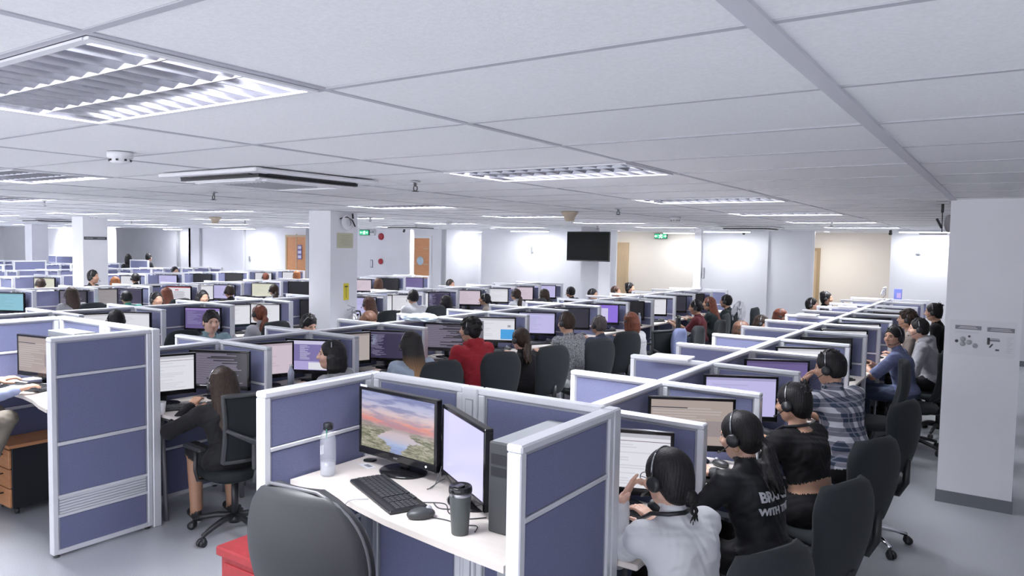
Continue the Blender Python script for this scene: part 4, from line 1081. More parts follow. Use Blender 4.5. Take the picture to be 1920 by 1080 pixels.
def person(at, yaw, label, headz=1.17, lean=.22, head=(0, 0), roll=0, hair='short', hm=None, female=False, skin='mid', top='grey', pants='blackp', sleeve=1.0, hands=None, headset=True, res=.008, hood=False, alt=None, cut=None,
           seat=.47, style=None, seed=0, group='seated office workers', mic=True, cuff=None, wide=1.0, extra=None, shoulders=0, stand=False, feet=.36, long=0, hres=None, pos='head', twist=0, belly=0.0):
    """seated person; `at` = world XY of the head centre; yaw turns local +Y"""
    hz = seat+.09
    sw = (.165 if female else .185)*wide
    hc = headz                                     # head-centre height
    T = (hc-.145-hz)                               # hip to neck base, vertical
    ly = T*math.tan(lean)
    nb = Vector((0, ly, hz+T)); ch = Vector((0, ly*.62-.01, hz+T*.66)); wa = Vector((0, ly*.22-.005, hz+T*.27))
    hy, hp = head
    HR = Matrix.Rotation(hy, 4, 'Z') @ Matrix.Rotation(hp, 4, 'X') @ Matrix.Rotation(roll, 4, 'Y')
    hd = nb+Vector((0, .035, .145))
    S_ = SDF(res); st = TOP
    # torso
    S_.ell((0, -.01, hz+.02), (.160*wide*(1.04 if female else 1), .125, .115), PAN, .03)
    S_.cone((-.075, .02, hz), (.075, .02, hz), .105, .105, PAN, .04)
    lowm = SK if cut else TOP
    S_.ell(wa, (.135*wide*(.93 if female else 1)+belly, .105+belly, .12), lowm, .04)
    if not cut: S_.ell((0, .0, hz+.045), (.168*wide, .135, .085), TOP, .03)
    mid = (wa+ch)/2; S_.ell(mid, (.140*wide+belly*.5, .108+belly*.4, .11), TOP, .05)
    S_.ell(ch, (.152*wide, .112, .135), TOP, .05)
    if female: 
        for s_ in (-1, 1): S_.ell(ch+Vector((s_*.062, .085, -.01)), (.055, .05, .055), TOP, .03)
    R3 = Matrix.Rotation(twist, 4, 'Z')
    shl = []
    for s_ in (-1, 1):
        sh = nb+R3.to_3x3() @ Vector((s_*sw, -.012, -.055+shoulders)); shl.append(sh)
        S_.cone(nb+Vector((0, -.012, -.045)), sh, .056, .050, TOP, .045)
        S_.cone(ch+Vector((s_*.06, -.03, .03)), sh, .075, .052, TOP, .05)
    S_.cone(nb+Vector((0, -.02, -.03)), nb+Vector((0, -.004, .02)), .062, .050, TOP if not cut else SK, .03)
    # neck
    S_.cone(nb+Vector((0, -.01, -.02)), hd+HR.to_3x3() @ Vector((0, -.02, -.05)), .052 if not female else .045, .048 if not female else .042, SK, .018)
    if hood:
        S_.chain([nb+Vector((-.075, .015, .012)), nb+Vector((-.06, -.06, .03)), nb+Vector((0, -.10, .035)), nb+Vector((.06, -.06, .03)), nb+Vector((.075, .015, .012))], [.026, .036, .042, .036, .026], TOP, .02)
        S_.ell(nb+Vector((0, -.105, -.045)), (.095, .05, .075), TOP, .03)
    elif style == 'collar':
        S_.chain([nb+Vector((-.05, .045, .012)), nb+Vector((-.062, -.02, .035)), nb+Vector((0, -.062, .04)), nb+Vector((.062, -.02, .035)), nb+Vector((.05, .045, .012))], [.010]*5, TOP, .008)
    # arms
    ual, fal = (.265, .235) if female else (.285, .25)
    hands = hands or [((-.17, .40, .83), None), ((.17, .40, .83), None)]
    for s_, sh, (tg, op) in zip((-1, 1), shl, hands):
        op = op or {}
        tg = Vector(tg); el_, wr = ik(sh, tg, ual, fal, Vector(op.get('pole', (s_*.34, -.35, -.9))))
        r1, r2, r3 = ((.046, .037, .026) if female else (.048, .041, .028))
        cl = .007+(.006 if hood or style == 'jacket' else 0)
        if sleeve >= 1:
            S_.cone(sh, el_, r1+cl+.004, r2+cl+.003, TOP, .03)
            e = el_+(wr-el_)*min(1, sleeve-.12 if sleeve < 1.1 else .95); S_.cone(el_, e, r2+cl+.002, r3+cl+.003, TOP, .02)
            if cuff is not None: S_.cone(el_+(wr-el_)*.80, el_+(wr-el_)*.92, r3+cl+.008, r3+cl+.008, ALT, .004)
            S_.cone(el_+(wr-el_)*.85, wr, r3, r3-.003, SK, .008)
        else:
            m1 = sh+(el_-sh)*min(1, sleeve*2)
            S_.cone(sh, m1, r1+cl+.006, r2+cl+.010, TOP, .03)
            if cuff is not None: S_.cone(sh+(el_-sh)*(sleeve*2-.1), m1, r2+cl+.013, r2+cl+.013, ALT, .003)
            S_.cone(sh, el_, r1-.002, r2, SK, .008); S_.cone(el_, wr, r2, r3, SK, .015)
        if res <= .012:
            dv = op.get('dir', None); dv = Vector(dv) if dv else (wr-el_).normalized()+Vector((0, .15, 0))
            hand(S_, wr, dv, Vector(op.get('n', (0, -.2, 1))), -s_ if not op.get('flip') else s_, op.get('curl', .55), grip=op.get('grip', 'type'), thick=.92 if female else 1)
        else: S_.ell(wr+(wr-el_).normalized()*.05, (.03, .05, .02), SK, .02)
    # legs
    for s_ in (-1, 1):
        hip = Vector((s_*.09, .03, hz-.005)); kn = Vector((s_*.125, .03+.40, hz+.005)); an = Vector((s_*.13, feet+.02, .10))
        if stand: kn = Vector((s_*.1, .05, hz*.53)); an = Vector((s_*.1, 0, .1))
        sm = SK if long == 2 else PAN
        S_.cone(hip, kn, .088, .062, PAN, .04); S_.cone(kn, an, .058, .042, sm, .02)
        S_.cone(an, an+Vector((0, .02, -.04)), .036, .036, sm, .02)
        S_.cone(an+Vector((0, -.035, -.06)), an+Vector((0, .13, -.066)), .034, .030, SHO, .015)
        S_.cone(an+Vector((0, -.04, -.082)), an+Vector((0, .14, -.086)), .020, .018, SOL, .003)
    if extra: extra(S_, nb, ch, hd, shl)
    body = S_
    body.T = Matrix.Translation(hd) @ HR
    head_sdf(body, female=female)
    body.T = Matrix.Identity(4)
    mats = [M_SKIN[skin], C_[top], C_[pants], M_SHOE, M_LIP, M_BROW, M_EYE, M_SOLE, C_[alt] if alt else C_['whitecap']]
    me = body.build(mats, 'body', noise=.0022 if res < .012 else 0, cloth=(TOP, PAN))
    # root so that the head centre falls on `at`
    c_, s__ = math.cos(yaw), math.sin(yaw)
    if pos == 'head': rx = at[0]-(hd.x*c_-hd.y*s__); ry = at[1]-(hd.x*s__+hd.y*c_)
    else: rx, ry = at
    t = thing('person', label, 'person', (rx, ry, 0), yaw, group)
    link('body', me, t)
    if hair:
        H_ = SDF(hres or max(.0045, res*.75)); hair_sdf(H_, hair, seed, .28+math.tan(lean)*.75)
        hme = H_.build([hm or HB], 'hair', groove=(1, .0012 if (hres or res) < .007 else 0, 46, 0, -.01))
        ho = link('hair', hme, t); ho.location = hd; ho.rotation_euler = HR.to_euler()
    if res <= .0115:
        for n_, q in zip(('eyes', 'eyebrows', 'lips'), FACE): link(n_, q, t, hd, HR.to_euler())
    if headset:
        e = bpy.data.objects.new('headset', None); COL.objects.link(e); e.parent = t; e.location = hd; e.rotation_euler = HR.to_euler()
        link('headband', HS[0], e, scl=(1.04, 1, 1.02)); [link('headband_slider', q, e, scl=(1.04, 1, 1.02)) for q in HS[1]]
        for q in HS[2]: link('ear_cup', q, e, scl=(1.0, 1, 1))
        if mic: link('microphone', HS[3], e)

    return t
# ================================================================ FRONT BOOTH
BZ = 1.02
def slab(name, pts, z, th, m, me_):
    b = MB(); n = len(pts)
    vs = [(x, y, z) for x, y in pts]+[(x, y, z-th) for x, y in pts]
    b.add(vs, [tuple(range(n))], m); b.add(vs, [tuple(range(2*n-1, n-1, -1))], m)
    b.add(vs, [(i, n+i, n+(i+1) % n, (i+1) % n) for i in range(n)], me_)
    return b.mesh(name)
t = thing('desk', 'pale laminate desk in the front booth carrying the landscape monitor', 'desk', (0, 0, 0))
fr = [(-1.31, 1.915), (-1.60, 1.945), (-1.90, 1.985), (-2.10, 2.03), (-2.26, 2.075), (-2.40, 2.095), (-2.552, 2.08)]
link('worktop', slab('booth_worktop', [(-2.552, 2.572), (-1.31, 2.572)]+fr, BZ, .025, M_DESK, M_DESKE), t)
g = MB().lathe([(0, 0), (.032, 0), (.032, .004), (0, .004)], M_BLK, c=(-2.48, 2.49, BZ), n=20); link('cable_grommet', g.mesh('grommet'), t)
for x, y in ((-2.51, 2.5), (-1.36, 2.5), (-2.51, 2.15), (-1.36, 2.0)): link('leg', MB().box((x, y, (BZ-.025)/2), (.04, .04, BZ-.025), M_LEG).mesh('desk_leg'), t)
mt = monitor(-2.235, 2.42, BZ, R(-4), 'landscape', 'black monitor showing a pink sunset landscape in the front booth', lift=.060, group=None)
lg = bpy.data.curves.new('monitor_logo', 'FONT'); lg.body = 'acer'; lg.size = .016; lg.align_x = 'CENTER'; lg.extrude = .0004; lg.materials.append(M_STL)
lo = bpy.data.objects.new('logo_text', lg); COL.objects.link(lo); bpy.context.view_layer.update()
lme = bpy.data.meshes.new_from_object(lo.evaluated_get(bpy.context.evaluated_depsgraph_get())); bpy.data.objects.remove(lo); lo = link('logo_text', lme, mt); lo.location = (0, -.0185, .070); lo.rotation_euler = (R(90), 0, 0)
link('power_light', MB().ell((0, 0, 0), (.004, .002, .004), emat('power_led', (.8, .85, 1), 8), n=8, k=6).mesh('power_led'), mt, (.19, -.019, .074))
link('energy_sticker', MB().box((-.215, -.0185, .374), (.045, .002, .010), M_WPL).mesh('sticker_small'), mt)
monitor(-1.765, 2.30, BZ, R(-31), 'plain', 'black framed monitor with plain lilac screen in the front booth', W=.44, lift=.045, group=None)
keyboard(-2.08, 2.185, BZ, R(-24), 'black keyboard lying in front of the landscape monitor', None)
mouse(-1.80, 2.075, BZ, R(-38), 'dark grey mouse beside the keyboard in the front booth', None)
tower(-1.44, 2.335, BZ, 0, 'black and grey computer tower beside the lilac screen', None)
# water bottle
t = thing('water_bottle', 'clear plastic water bottle with black cap, one third full, in the front booth', 'bottle', (-2.465, 2.215, BZ))
link('bottle_body', MB().lathe([(0, .001), (.030, .001), (.0345, .008), (.0345, .165), (.030, .188), (.017, .205), (.017, .214)], M_PET, n=32, cap=False).mesh('bottle_body'), t)
link('water', MB().lathe([(0, .005), (.029, .005), (.0325, .010), (.0325, .063), (0, .063)], M_WAT, n=32, cap=False).mesh('bottle_water'), t)
link('cap', MB().lathe([(0, .207), (.021, .207), (.021, .232), (.018, .236), (0, .236)], M_BLK, n=24).tube([(.015, 0, .236), (.028, 0, .238), (.03, 0, .222)], .003, M_BLK, n=6).mesh('bottle_cap'), t)
link('strap', MB().box((.012, -.019, .19), (.007, .002, .045), mat('green_strap', (.03, .18, .12), .6)).mesh('bottle_strap'), t)
link('label', MB().lathe([(.0349, .095), (.0349, .13)], mat('label_pale', (.75, .78, .82), .4), n=32, cap=False).mesh('bottle_label') if False else MB().box((-.0345, -.004, .11), (.0015, .02, .04), mat('label_pale', (.75, .78, .82), .4)).mesh('bottle_label'), t)
# tumbler
t = thing('travel_tumbler', 'dark grey travel tumbler with black lid near the desk edge', 'tumbler', (-1.59, 2.045, BZ))
M_TUM = mat('tumbler_matt_grey', (.075, .085, .085), .42, bump=.1, bscale=500)
link('cup', MB().lathe([(0, 0), (.029, 0), (.031, .004), (.0395, .142), (.0395, .146)], M_TUM, n=36).mesh('tumbler_cup'), t)
link('steel_ring', MB().lathe([(.0400, .141), (.0405, .143), (.0405, .152), (.0400, .154)], M_STL, n=36, cap=False).mesh('tumbler_ring'), t)
link('lid', MB().lathe([(0, .150), (.042, .152), (.0425, .160), (.041, .172), (.037, .176), (.034, .171), (0, .170)], M_BLKG, n=36).box((.0, -.006, .174), (.026, .04, .008), M_BLKG, bev=.003).mesh('tumbler_lid'), t)
tag(link('paper_label', MB().box((-2.43, 2.42, BZ+.001), (.085, .045, .001), M_PAP, rz=R(-15)).box((-2.425, 2.422, BZ+.0018), (.045, .022, .0006), M_INKG, rz=R(-15)).mesh('paper_label')), 'small white printed label stuck on the front booth desk behind the bottle', 'label')
def cable(pts, lab, m=M_DGR, r=.0022):
    P = []
    for i in range(len(pts)-1):
        for q in range(8):
            t_ = q/8; p0 = Vector(pts[max(0, i-1)]); p1 = Vector(pts[i]); p2 = Vector(pts[i+1]); p3 = Vector(pts[min(len(pts)-1, i+2)])
            P.append(.5*((2*p1)+(-p0+p2)*t_+(2*p0-5*p1+4*p2-p3)*t_*t_+(-p0+3*p1-3*p2+p3)*t_**3))
    P.append(Vector(pts[-1])); tag(link('cable', MB().tube(P, r, m, n=6).mesh('cable')), lab, 'cable', 'desk cables')
z_ = BZ+.003
cable([(-1.90, 2.20, z_), (-1.82, 2.24, z_), (-1.74, 2.17, z_), (-1.66, 2.16, z_), (-1.60, 2.22, z_)], 'thin dark cable curling between keyboard and tumbler')
cable([(-1.86, 2.22, z_), (-1.80, 2.19, z_), (-1.73, 2.24, z_), (-1.66, 2.33, z_)], 'second thin cable behind the keyboard corner')
cable([(-1.765, 2.10, z_), (-1.70, 2.11, z_), (-1.64, 2.10, z_), (-1.58, 2.13, z_), (-1.55, 2.08, z_)], 'mouse cable running behind the tumbler')
cable([(-2.10, 2.10, z_), (-2.14, 2.03, z_+.002), (-2.145, 2.018, BZ-.04), (-2.12, 2.0, .8), (-2.10, 2.0, .5)], 'grey cable hanging over the front edge of the booth desk', M_GPL)
cable([(-2.03, 2.46, BZ+.12), (-1.98, 2.42, BZ+.10), (-1.97, 2.36, BZ+.02), (-1.99, 2.33, z_)], 'black cable dropping from the landscape monitor')
cable([(-1.93, 2.44, BZ+.05), (-1.965, 2.40, BZ+.03), (-1.99, 2.35, z_)], 'short black cable between the two booth monitors')
big_chair(-1.985, 1.885, R(7))
# red cabinet left of the booth
t = thing('low_cabinet', 'low dark red cabinet standing left of the front booth', 'cabinet', (-3.02, 2.44, 0))
link('body', MB().box((0, 0, .235), (.50, .42, .43), M_RED, bev=.006).mesh('cabinet_body'), t)
link('top', MB().box((0, 0, .475), (.54, .46, .05), M_RED, bev=.008).mesh('cabinet_top'), t)
link('door', MB().box((0, -.213, .235), (.44, .012, .37), M_RED, bev=.004).mesh('cabinet_door'), t)
link('plinth', MB().box((0, 0, .012), (.46, .38, .024), M_BLK).mesh('cabinet_plinth'), t)

# ================================================================ LEFT BOOTH
LZ = .96
t = thing('desk', 'pale laminate desk in the left booth behind the free standing partition', 'desk')
link('worktop', slab('left_worktop', [(-6.30, 2.85), (-5.035, 2.85), (-5.035, 2.19), (-5.2, 2.215), (-5.4, 2.265), (-5.6, 2.29), (-6.30, 2.29)], LZ, .025, M_DESK, M_DESKE), t)
for x, y in ((-6.26, 2.8), (-5.08, 2.8), (-5.08, 2.26)): link('leg', MB().box((x, y, (LZ-.025)/2), (.04, .04, LZ-.025), M_LEG).mesh('desk_leg'), t)
monitor(-5.98, 2.56, LZ, R(10), 'brown', 'monitor with brownish dim screen in the left booth', W=.44, lift=.05, group=None)
tower(-5.90, 2.755, LZ, R(90), 'black topped computer case behind the left booth monitor', None).scale = (1, 1, 1.16)
keyboard(-5.84, 2.415, LZ, R(14), 'black keyboard in the left booth under the man\'s hands', None)
tag(link('desk_papers', MB().box((-5.60, 2.56, LZ+.004), (.20, .14, .006), M_PAP, rz=.3).box((-5.64, 2.55, LZ+.009), (.05, .07, .004), mat('brown_card', (.35, .16, .08), .7), rz=-.4).box((-5.56, 2.57, LZ+.010), (.04, .05, .004), M_INK, rz=.9).mesh('desk_papers')), 'small loose papers beside the monitor in the left booth', 'papers')
t = thing('drawer_pedestal', 'black drawer pedestal with orange wood front under the left booth desk', 'drawer pedestal', (-6.15, 2.55, 0))
link('body', MB().box((0, 0, .275), (.30, .36, .45), M_BLK, bev=.004).mesh('pedestal_body'), t)
link('top', MB().box((0, -.005, .512), (.31, .39, .024), M_ORW).mesh('pedestal_top'), t)
for k in range(3):
    d_ = link('drawer', MB().box((0, -.19, .13+.145*k), (.296, .018, .138), M_ORW, bev=.003).mesh('drawer_front'), t); link('handle', MB().tube([(-.05, -.20, .16+.145*k), (-.05, -.225, .16+.145*k), (.05, -.225, .16+.145*k), (.05, -.20, .16+.145*k)], .005, M_BLK, n=6).mesh('drawer_handle'), d_)
for sx in (-1, 1):
    for sy in (-1, 1): link('caster', MB().lathe([(0, -.01), (.022, -.01), (.022, .01), (0, .01)], M_BLK, c=(sx*.12, sy*.14, .024), n=12, rot=Matrix.Rotation(R(90), 3, 'X')).box((sx*.12, sy*.14, .045), (.03, .03, .016), M_BLK).mesh('pedestal_caster'), t)

# ================================================================ CUBICLE EQUIPMENT
def equip(c, k, kind, second=None, kb=True, tw=False, seed=0, near=True, dx=0.0, rz=28):
    X = c['X']; yn = rowY(c, k+1); dn = DN[c['n']]; o_ = ORD[k-c['a']+(1 if c['n'] in ('nearest', 'second') else 0)]
    wh = {'code': 'dark purple code', 'log': 'dark text', 'doc': 'white document', 'page': 'white page with a blue corner', 'split': 'violet and pale blue window', 'chat': 'purple chat window', 'dialog': 'bright purple window', 'table': 'white page with a red bar', 'brown': 'brownish page', 'landscape': '', 'white': 'white', 'lilac': 'lilac', 'pink': 'pinkish', 'dark': 'dark', 'violet': 'violet', 'grey': 'grey', 'cream': 'pale yellow', 'cyan': 'cyan', 'off': 'switched off', 'beige': 'beige', 'blue': 'blue'}
    monitor(X+.285+dx, yn-.205, DZ, R(rz), kind, f'monitor, {wh[kind]} screen, {o_} right cubicle, {dn}', seed=seed, lift=.075, near=near)
    if second: monitor(X+.17, yn-.60, DZ, R(72), second, f'side monitor, {wh[second]}, {o_} right cubicle, {dn}', seed=seed+5, W=.42, lift=.075, near=near)
    if kb:
        keyboard(X+.42, yn-.50, DZ, R(62), f'black keyboard, {o_} right cubicle, {dn}')
        mouse(X+.46, yn-.18, DZ, R(70), f'black mouse, {o_} right cubicle, {dn}')
    if tw: tower(X+.13, yn-.80, DZ, R(90), f'dark computer tower, {o_} right cubicle, {dn}')
c1, c2, c3, c4, c5 = CL[:5]
monitor(-1.80+.285, 3.397-.205, DZ, R(22), 'doc', 'monitor with white document in front of the woman in the white top', lift=.075)
keyboard(-1.44, 3.0, DZ, R(58), 'black keyboard under the arm of the woman in the white top')
mouse(-1.35, 3.26, DZ, R(70), 'black mouse beside the woman in the white top')
for k, (kd, tw) in enumerate([('brown', 1), ('lilac', 0), ('violet', 0), ('white', 0), ('off', 0), ('white', 0), ('doc', 0), ('dark', 0), ('white', 0), ('off', 0)]):
    equip(c1, k, kd, tw=bool(tw), kb=k < 7, seed=k)
for k, kd, s2, tw in [(-1, 'log', 'doc', 0), (0, 'chat', 'pink', 0), (1, 'code', 'beige', 0), (2, 'log', None, 0), (3, 'page', None, 0), (4, 'lilac', None, 0), (5, 'dark', None, 0), (6, 'dialog', None, 0), (7, 'off', None, 1), (8, 'white', None, 0), (9, 'dark', None, 0), (10, 'off', None, 0)]:
    equip(c2, k, kd, s2, tw=bool(tw), kb=k < 9, seed=k+20)
for k, kd, s2 in [(-2, 'grey', None), (-1, 'white', 'white'), (0, 'split', None), (1, 'white', 'white'), (2, 'off', None), (3, 'lilac', None), (4, 'doc', 'doc'), (5, 'code', 'white'), (6, 'pink', None), (7, 'doc', None), (8, 'pink', None), (9, 'lilac', None)]:
    equip(c3, k, kd, s2, kb=k < 4, seed=k+40, near=k < 7)
for k, kd, s2 in [(-2, 'cyan', None), (-1, 'log', None), (0, 'code', 'grey'), (1, 'table', None), (2, 'lilac', 'white'), (3, 'cream', None), (4, 'off', None), (5, 'dark', None), (6, 'pink', None), (7, 'off', None), (8, 'violet', None)]:
    equip(c4, k, kd, s2, kb=False, seed=k+60, near=False)
for k, kd in [(-1, 'cream'), (0, 'white'), (1, 'white'), (2, 'lilac'), (3, 'off'), (4, 'off'), (5, 'white'), (6, 'white')]:
    equip(c5, k, kd, None, kb=False, seed=k+80, near=False)
# bottle helper
def bottle(x, y, z, lab, h=.2, r=.028, m=None, capm=None):
    t = thing('water_bottle', lab, 'bottle', (x, y, z), 0, 'bottles on desks')
    link('bottle_body', MB().lathe([(0, 0), (r, .0), (r, h*.65), (r*.45, h*.86), (r*.45, h*.92)], m or M_PETB, n=16).mesh('bottle'), t); link('cap', MB().lathe([(0, h*.9), (r*.5, h*.9), (r*.5, h), (0, h)], capm or M_WPL, n=12).mesh('cap'), t)
M_PETB = mat('frosted_bottle', (.55, .60, .72), .25)
bottle(-4.95, 11.0, DZ, 'small clear bottle on the empty desk beside the man in the maroon shirt')
bottle(-5.12, 4.18, DZ, 'clear bottle on the desk left of the woman in the grey blazer', .19)
bottle(-1.36, 6.55, DZ, 'tall white bottle beyond the man in the plaid shirt', .26, .03, M_WPL)
bottle(-1.33, 8.15, DZ, 'pale green bottle in the cubicle before the man in the slate blue shirt', .17, .022, mat('pale_green_bottle', (.45, .62, .48), .4))
tag(link('paper_cup', MB().lathe([(0, 0), (.026, 0), (.036, .09), (.034, .09), (.024, .006), (0, .006)], M_WPL, c=(-5.0, 2.93, DZ), n=20).mesh('paper_cup')), 'white paper cup on the desk left of the woman with long dark hair', 'cup')
tag(link('tissue_box', MB().box((0, 0, .05), (.12, .22, .10), mat('teal_box', (.20, .36, .42), .7), bev=.004).mesh('tissue_box'), loc=(-8.42, 6.28, DZ)), 'teal box on the desk behind the woman with the red hair tie', 'box')
# crumpled bag + papers on partition tops
def crumple(name, c, r, m, seed, lab, cat):
    rnd = random.Random(seed); b = MB(); n, k = 22, 12
    vs = []
    for i in range(k+1):
        a = PI*i/k
        for j in range(n):
            t_ = 2*PI*j/n; q = 1+.22*math.sin(3*t_+seed)+.16*rnd.uniform(-1, 1)
            vs.append((c[0]+r[0]*math.sin(a)*math.cos(t_)*q, c[1]+r[1]*math.sin(a)*math.sin(t_)*q, c[2]+max(-r[2]*.5, -r[2]*math.cos(a)*(.7+.3*q))))
    b.add(vs, [(i*n+j, i*n+(j+1) % n, (i+1)*n+(j+1) % n, (i+1)*n+j) for i in range(k) for j in range(n)], m); tag(link(name, b.mesh(name)), lab, cat)
crumple('plastic_bag', (-5.30, 6.10, 1.245), (.20, .17, .05), mat('pale_plastic_bag', (.66, .76, .82), .35), 3, 'crumpled pale plastic bag lying on top of the partitions left of the man in red', 'bag')
crumple('plastic_bag', (-6.6, 4.60, .83), (.10, .12, .07), M_PAP, 5, 'crumpled white bag on the desk left of the smiling man facing the camera', 'bag') if False else None
for i, (x, y, z, rz, w_, d_) in enumerate([(-2.1, 5.277, 1.23, .1, .3, .2), (-2.15, 9.977, 1.23, 0, .25, .2), (-2.0, 11.857, 1.23, .2, .25, .2)]):
    tag(link('paper_stack', MB().box((0, 0, 0), (w_, d_, .016), M_PAP, bev=.003).mesh('paper_stack'), loc=(x, y, z), rot=rz), ['white papers lying across the partitions, closest to the camera, left side of the nearest block', 'white papers on the partition tops midway along the nearest block', 'white papers on the partition tops near the far end of the nearest block'][i], 'papers', 'papers on partitions')
# white lamp-like charger and blue leaflet holder at the far end of the nearest block
t = thing('desk_camera', 'white camera shaped device on a stalk at the far end of the nearest partitions', 'camera', (-1.84, 14.2, 1.22)); t.scale = (.44,)*3
link('body', MB().box((0, 0, .30), (.10, .12, .22), M_WPL, bev=.02, rot=Matrix.Rotation(R(14), 3, 'Y')).box((.06, 0, .47), (.14, .1, .09), M_WPL, bev=.02, rot=Matrix.Rotation(R(-25), 3, 'Y')).mesh('camera_body'), t)
link('stalk', MB().tube([(0, 0, 0), (.03, 0, .12), (.10, 0, .2), (.09, 0, .42)], .014, M_GPL, n=8).lathe([(0, 0), (.12, 0), (.10, .06), (0, .07)], M_WPL, n=20).mesh('camera_stalk'), t)
t = thing('leaflet_holder', 'blue and white printed box standing on the partitions beside the white camera', 'box', (-1.66, 14.677, 1.22)); t.scale = (.56,)*3
link('box', MB().box((0, 0, .16), (.22, .1, .32), mat('blue_print', (.16, .20, .55), .5)).mesh('leaflet_box'), t); link('print', MB().box((.03, -.052, .12), (.12, .004, .16), mat('print_pink', (.45, .35, .6), .5)).mesh('leaflet_print'), t)
# power poles rising from desk blocks
def pole(x, y, lab, w_=.10):
    tag(link('power_pole', MB().box((x, y, (CEIL+1.2)/2), (w_, w_*.7, CEIL-1.2), M_WPL, bev=.01).box((x, y, 1.23), (w_+.03, w_*.7+.03, .03), M_WPL).mesh('power_pole')), lab, 'power pole', 'white power poles')
pole(-5.437, 14.95, 'white power pole at the far end of the second desk block', .16)
pole(-13.2, 14.75, 'grey white power pole in front of the bright recess', .10)

# ================================================================ THINGS ON COLUMNS AND WALLS
cf = 6.97
t = thing('wall_poster', 'white two-page notice sheet with dark headers on the right column', 'poster', (0, cf-.002, 0))
link('sheet', MB().box((-.175, 0, 1.375), (.45, .003, .285), M_PAP).mesh('sheet'), t)
def pbox(b, x0, x1, z0, z1, m): b.box(((x0+x1)/2, -.003, (z0+z1)/2), (x1-x0, .003, z1-z0), m)
b = MB(); pbox(b, -.362, -.182, 1.440, 1.472, M_INKG); pbox(b, -.143, .038, 1.434, 1.468, M_INKG); link('header', b.mesh('header'), t)
b = MB()
for x, z, r_ in [(-.305, 1.360, .020), (-.262, 1.338, .020), (-.305, 1.322, .020), (-.22, 1.314, .019)]:
    b.lathe([(0, 0), (r_, 0), (r_, .003), (0, .003)], M_GPL, c=(x, -.002, z), n=20, rot=Matrix.Rotation(R(90), 3, 'X'))
for x, z, r_ in [(-.348, 1.342, .012), (-.262, 1.385, .009)]: b.lathe([(0, 0), (r_, 0), (r_, .003), (0, .003)], M_INK, c=(x, -.002, z), n=16, rot=Matrix.Rotation(R(90), 3, 'X'))
link('picture', b.mesh('picture_circles'), t); b = MB()
pbox(b, -.140, -.122, 1.33, 1.385, M_INK); pbox(b, -.13, -.055, 1.358, 1.372, M_INKG); pbox(b, -.115, -.06, 1.375, 1.383, M_GPL); pbox(b, -.083, -.058, 1.285, 1.297, M_INK)
b.box((-.112, -.003, 1.322), (.010, .003, .035), M_INK, rot=Matrix.Rotation(R(35), 3, 'Y')); link('picture', b.mesh('picture_gauge'), t)
b = MB()
for q in range(2): pbox(b, -.34+.01*q, -.21-.01*q, 1.449+.011*q, 1.453+.011*q, M_PAP); pbox(b, -.125+.01*q, .02-.01*q, 1.443+.012*q, 1.447+.012*q, M_PAP)
for q in range(9): pbox(b, -.01, .035-.01*(q % 3), 1.395-.015*q, 1.398-.015*q, mat('faint_grey', (.62, .62, .66), .7))
for q in range(2): pbox(b, -.36, -.2, 1.42-.007*q, 1.422-.007*q, mat('faint_grey', (.62, .62, .66), .7))
for o in b.v[:0]: pass
link('small_print', b.mesh('small_print'), t, (0, -.002, 0))
xf = -7.755
t = thing('wall_notice', 'yellowed paper notice high on the middle column', 'notice', (xf, 7.265, 2.08)); link('sheet', MB().box((.002, 0, 0), (.003, .30, .21), mat('yellowed_paper', (.50, .50, .36), .7)).mesh('notice_sheet'), t)
b = MB()
for q in range(6): b.box((.005, .02*(q % 2), .07-.026*q), (.002, .2-.03*(q % 3), .006), mat('notice_lines', (.35, .34, .24), .7))
link('writing', b.mesh('notice_writing'), t)
t = thing('extinguisher_sign', 'narrow yellow vertical sign with black arrow low on the middle column', 'sign', (xf, 7.29, 1.36)); link('plate', MB().box((.002, 0, 0), (.004, .10, .235), mat('safety_yellow', (.72, .62, .04), .5)).mesh('sign_plate'), t)
link('marking', MB().box((.005, 0, .075), (.002, .055, .016), M_INK).box((.005, 0, 0), (.002, .010, .17), mat('sign_olive', (.30, .26, .05), .5)).mesh('sign_marking'), t)
t = thing('fire_extinguisher', 'fire extinguisher with silver handle hanging on the middle column', 'fire extinguisher', (xf+.10, 7.34, .60))
link('cylinder', MB().lathe([(0, 0), (.075, 0), (.08, .02), (.08, .36), (.06, .42), (.025, .45), (.025, .47)], M_STL, n=24).mesh('cylinder'), t)
link('valve', MB().lathe([(0, .46), (.03, .46), (.03, .51), (0, .52)], M_STL, n=14).box((0, -.05, .525), (.02, .14, .014), M_STL, rot=Matrix.Rotation(R(12), 3, 'X')).box((0, -.04, .555), (.02, .13, .012), M_STL, rot=Matrix.Rotation(R(-18), 3, 'X')).mesh('valve'), t)
link('hose', MB().tube([(0, .03, .49), (0, .12, .48), (0, .15, .38), (0, .12, .2)], .012, M_BLK, n=8).mesh('hose'), t)
t = thing('wall_fan', 'small black and white fan fixed near the top of the middle column', 'fan', (xf, 7.28, 2.33))
link('cage', MB().lathe([(.05, .06), (.10, .04), (.11, .03), (.10, .02), (.05, .01)], M_WPL, n=24, rot=Matrix.Rotation(R(90), 3, 'Y'), cap=False).lathe([(0, .0), (.06, .01), (.05, .05), (0, .07)], M_WPL, n=20, rot=Matrix.Rotation(R(90), 3, 'Y')).mesh('fan_cage'), t)
link('bracket', MB().tube([(.01, -.12, .05), (.05, -.02, .075), (.05, .08, .03), (.03, .15, -.05)], .010, M_BLK, n=6).tube([(.02, .12, .06), (.02, .11, .13)], .012, M_BLK, n=6).mesh('fan_bracket'), t)
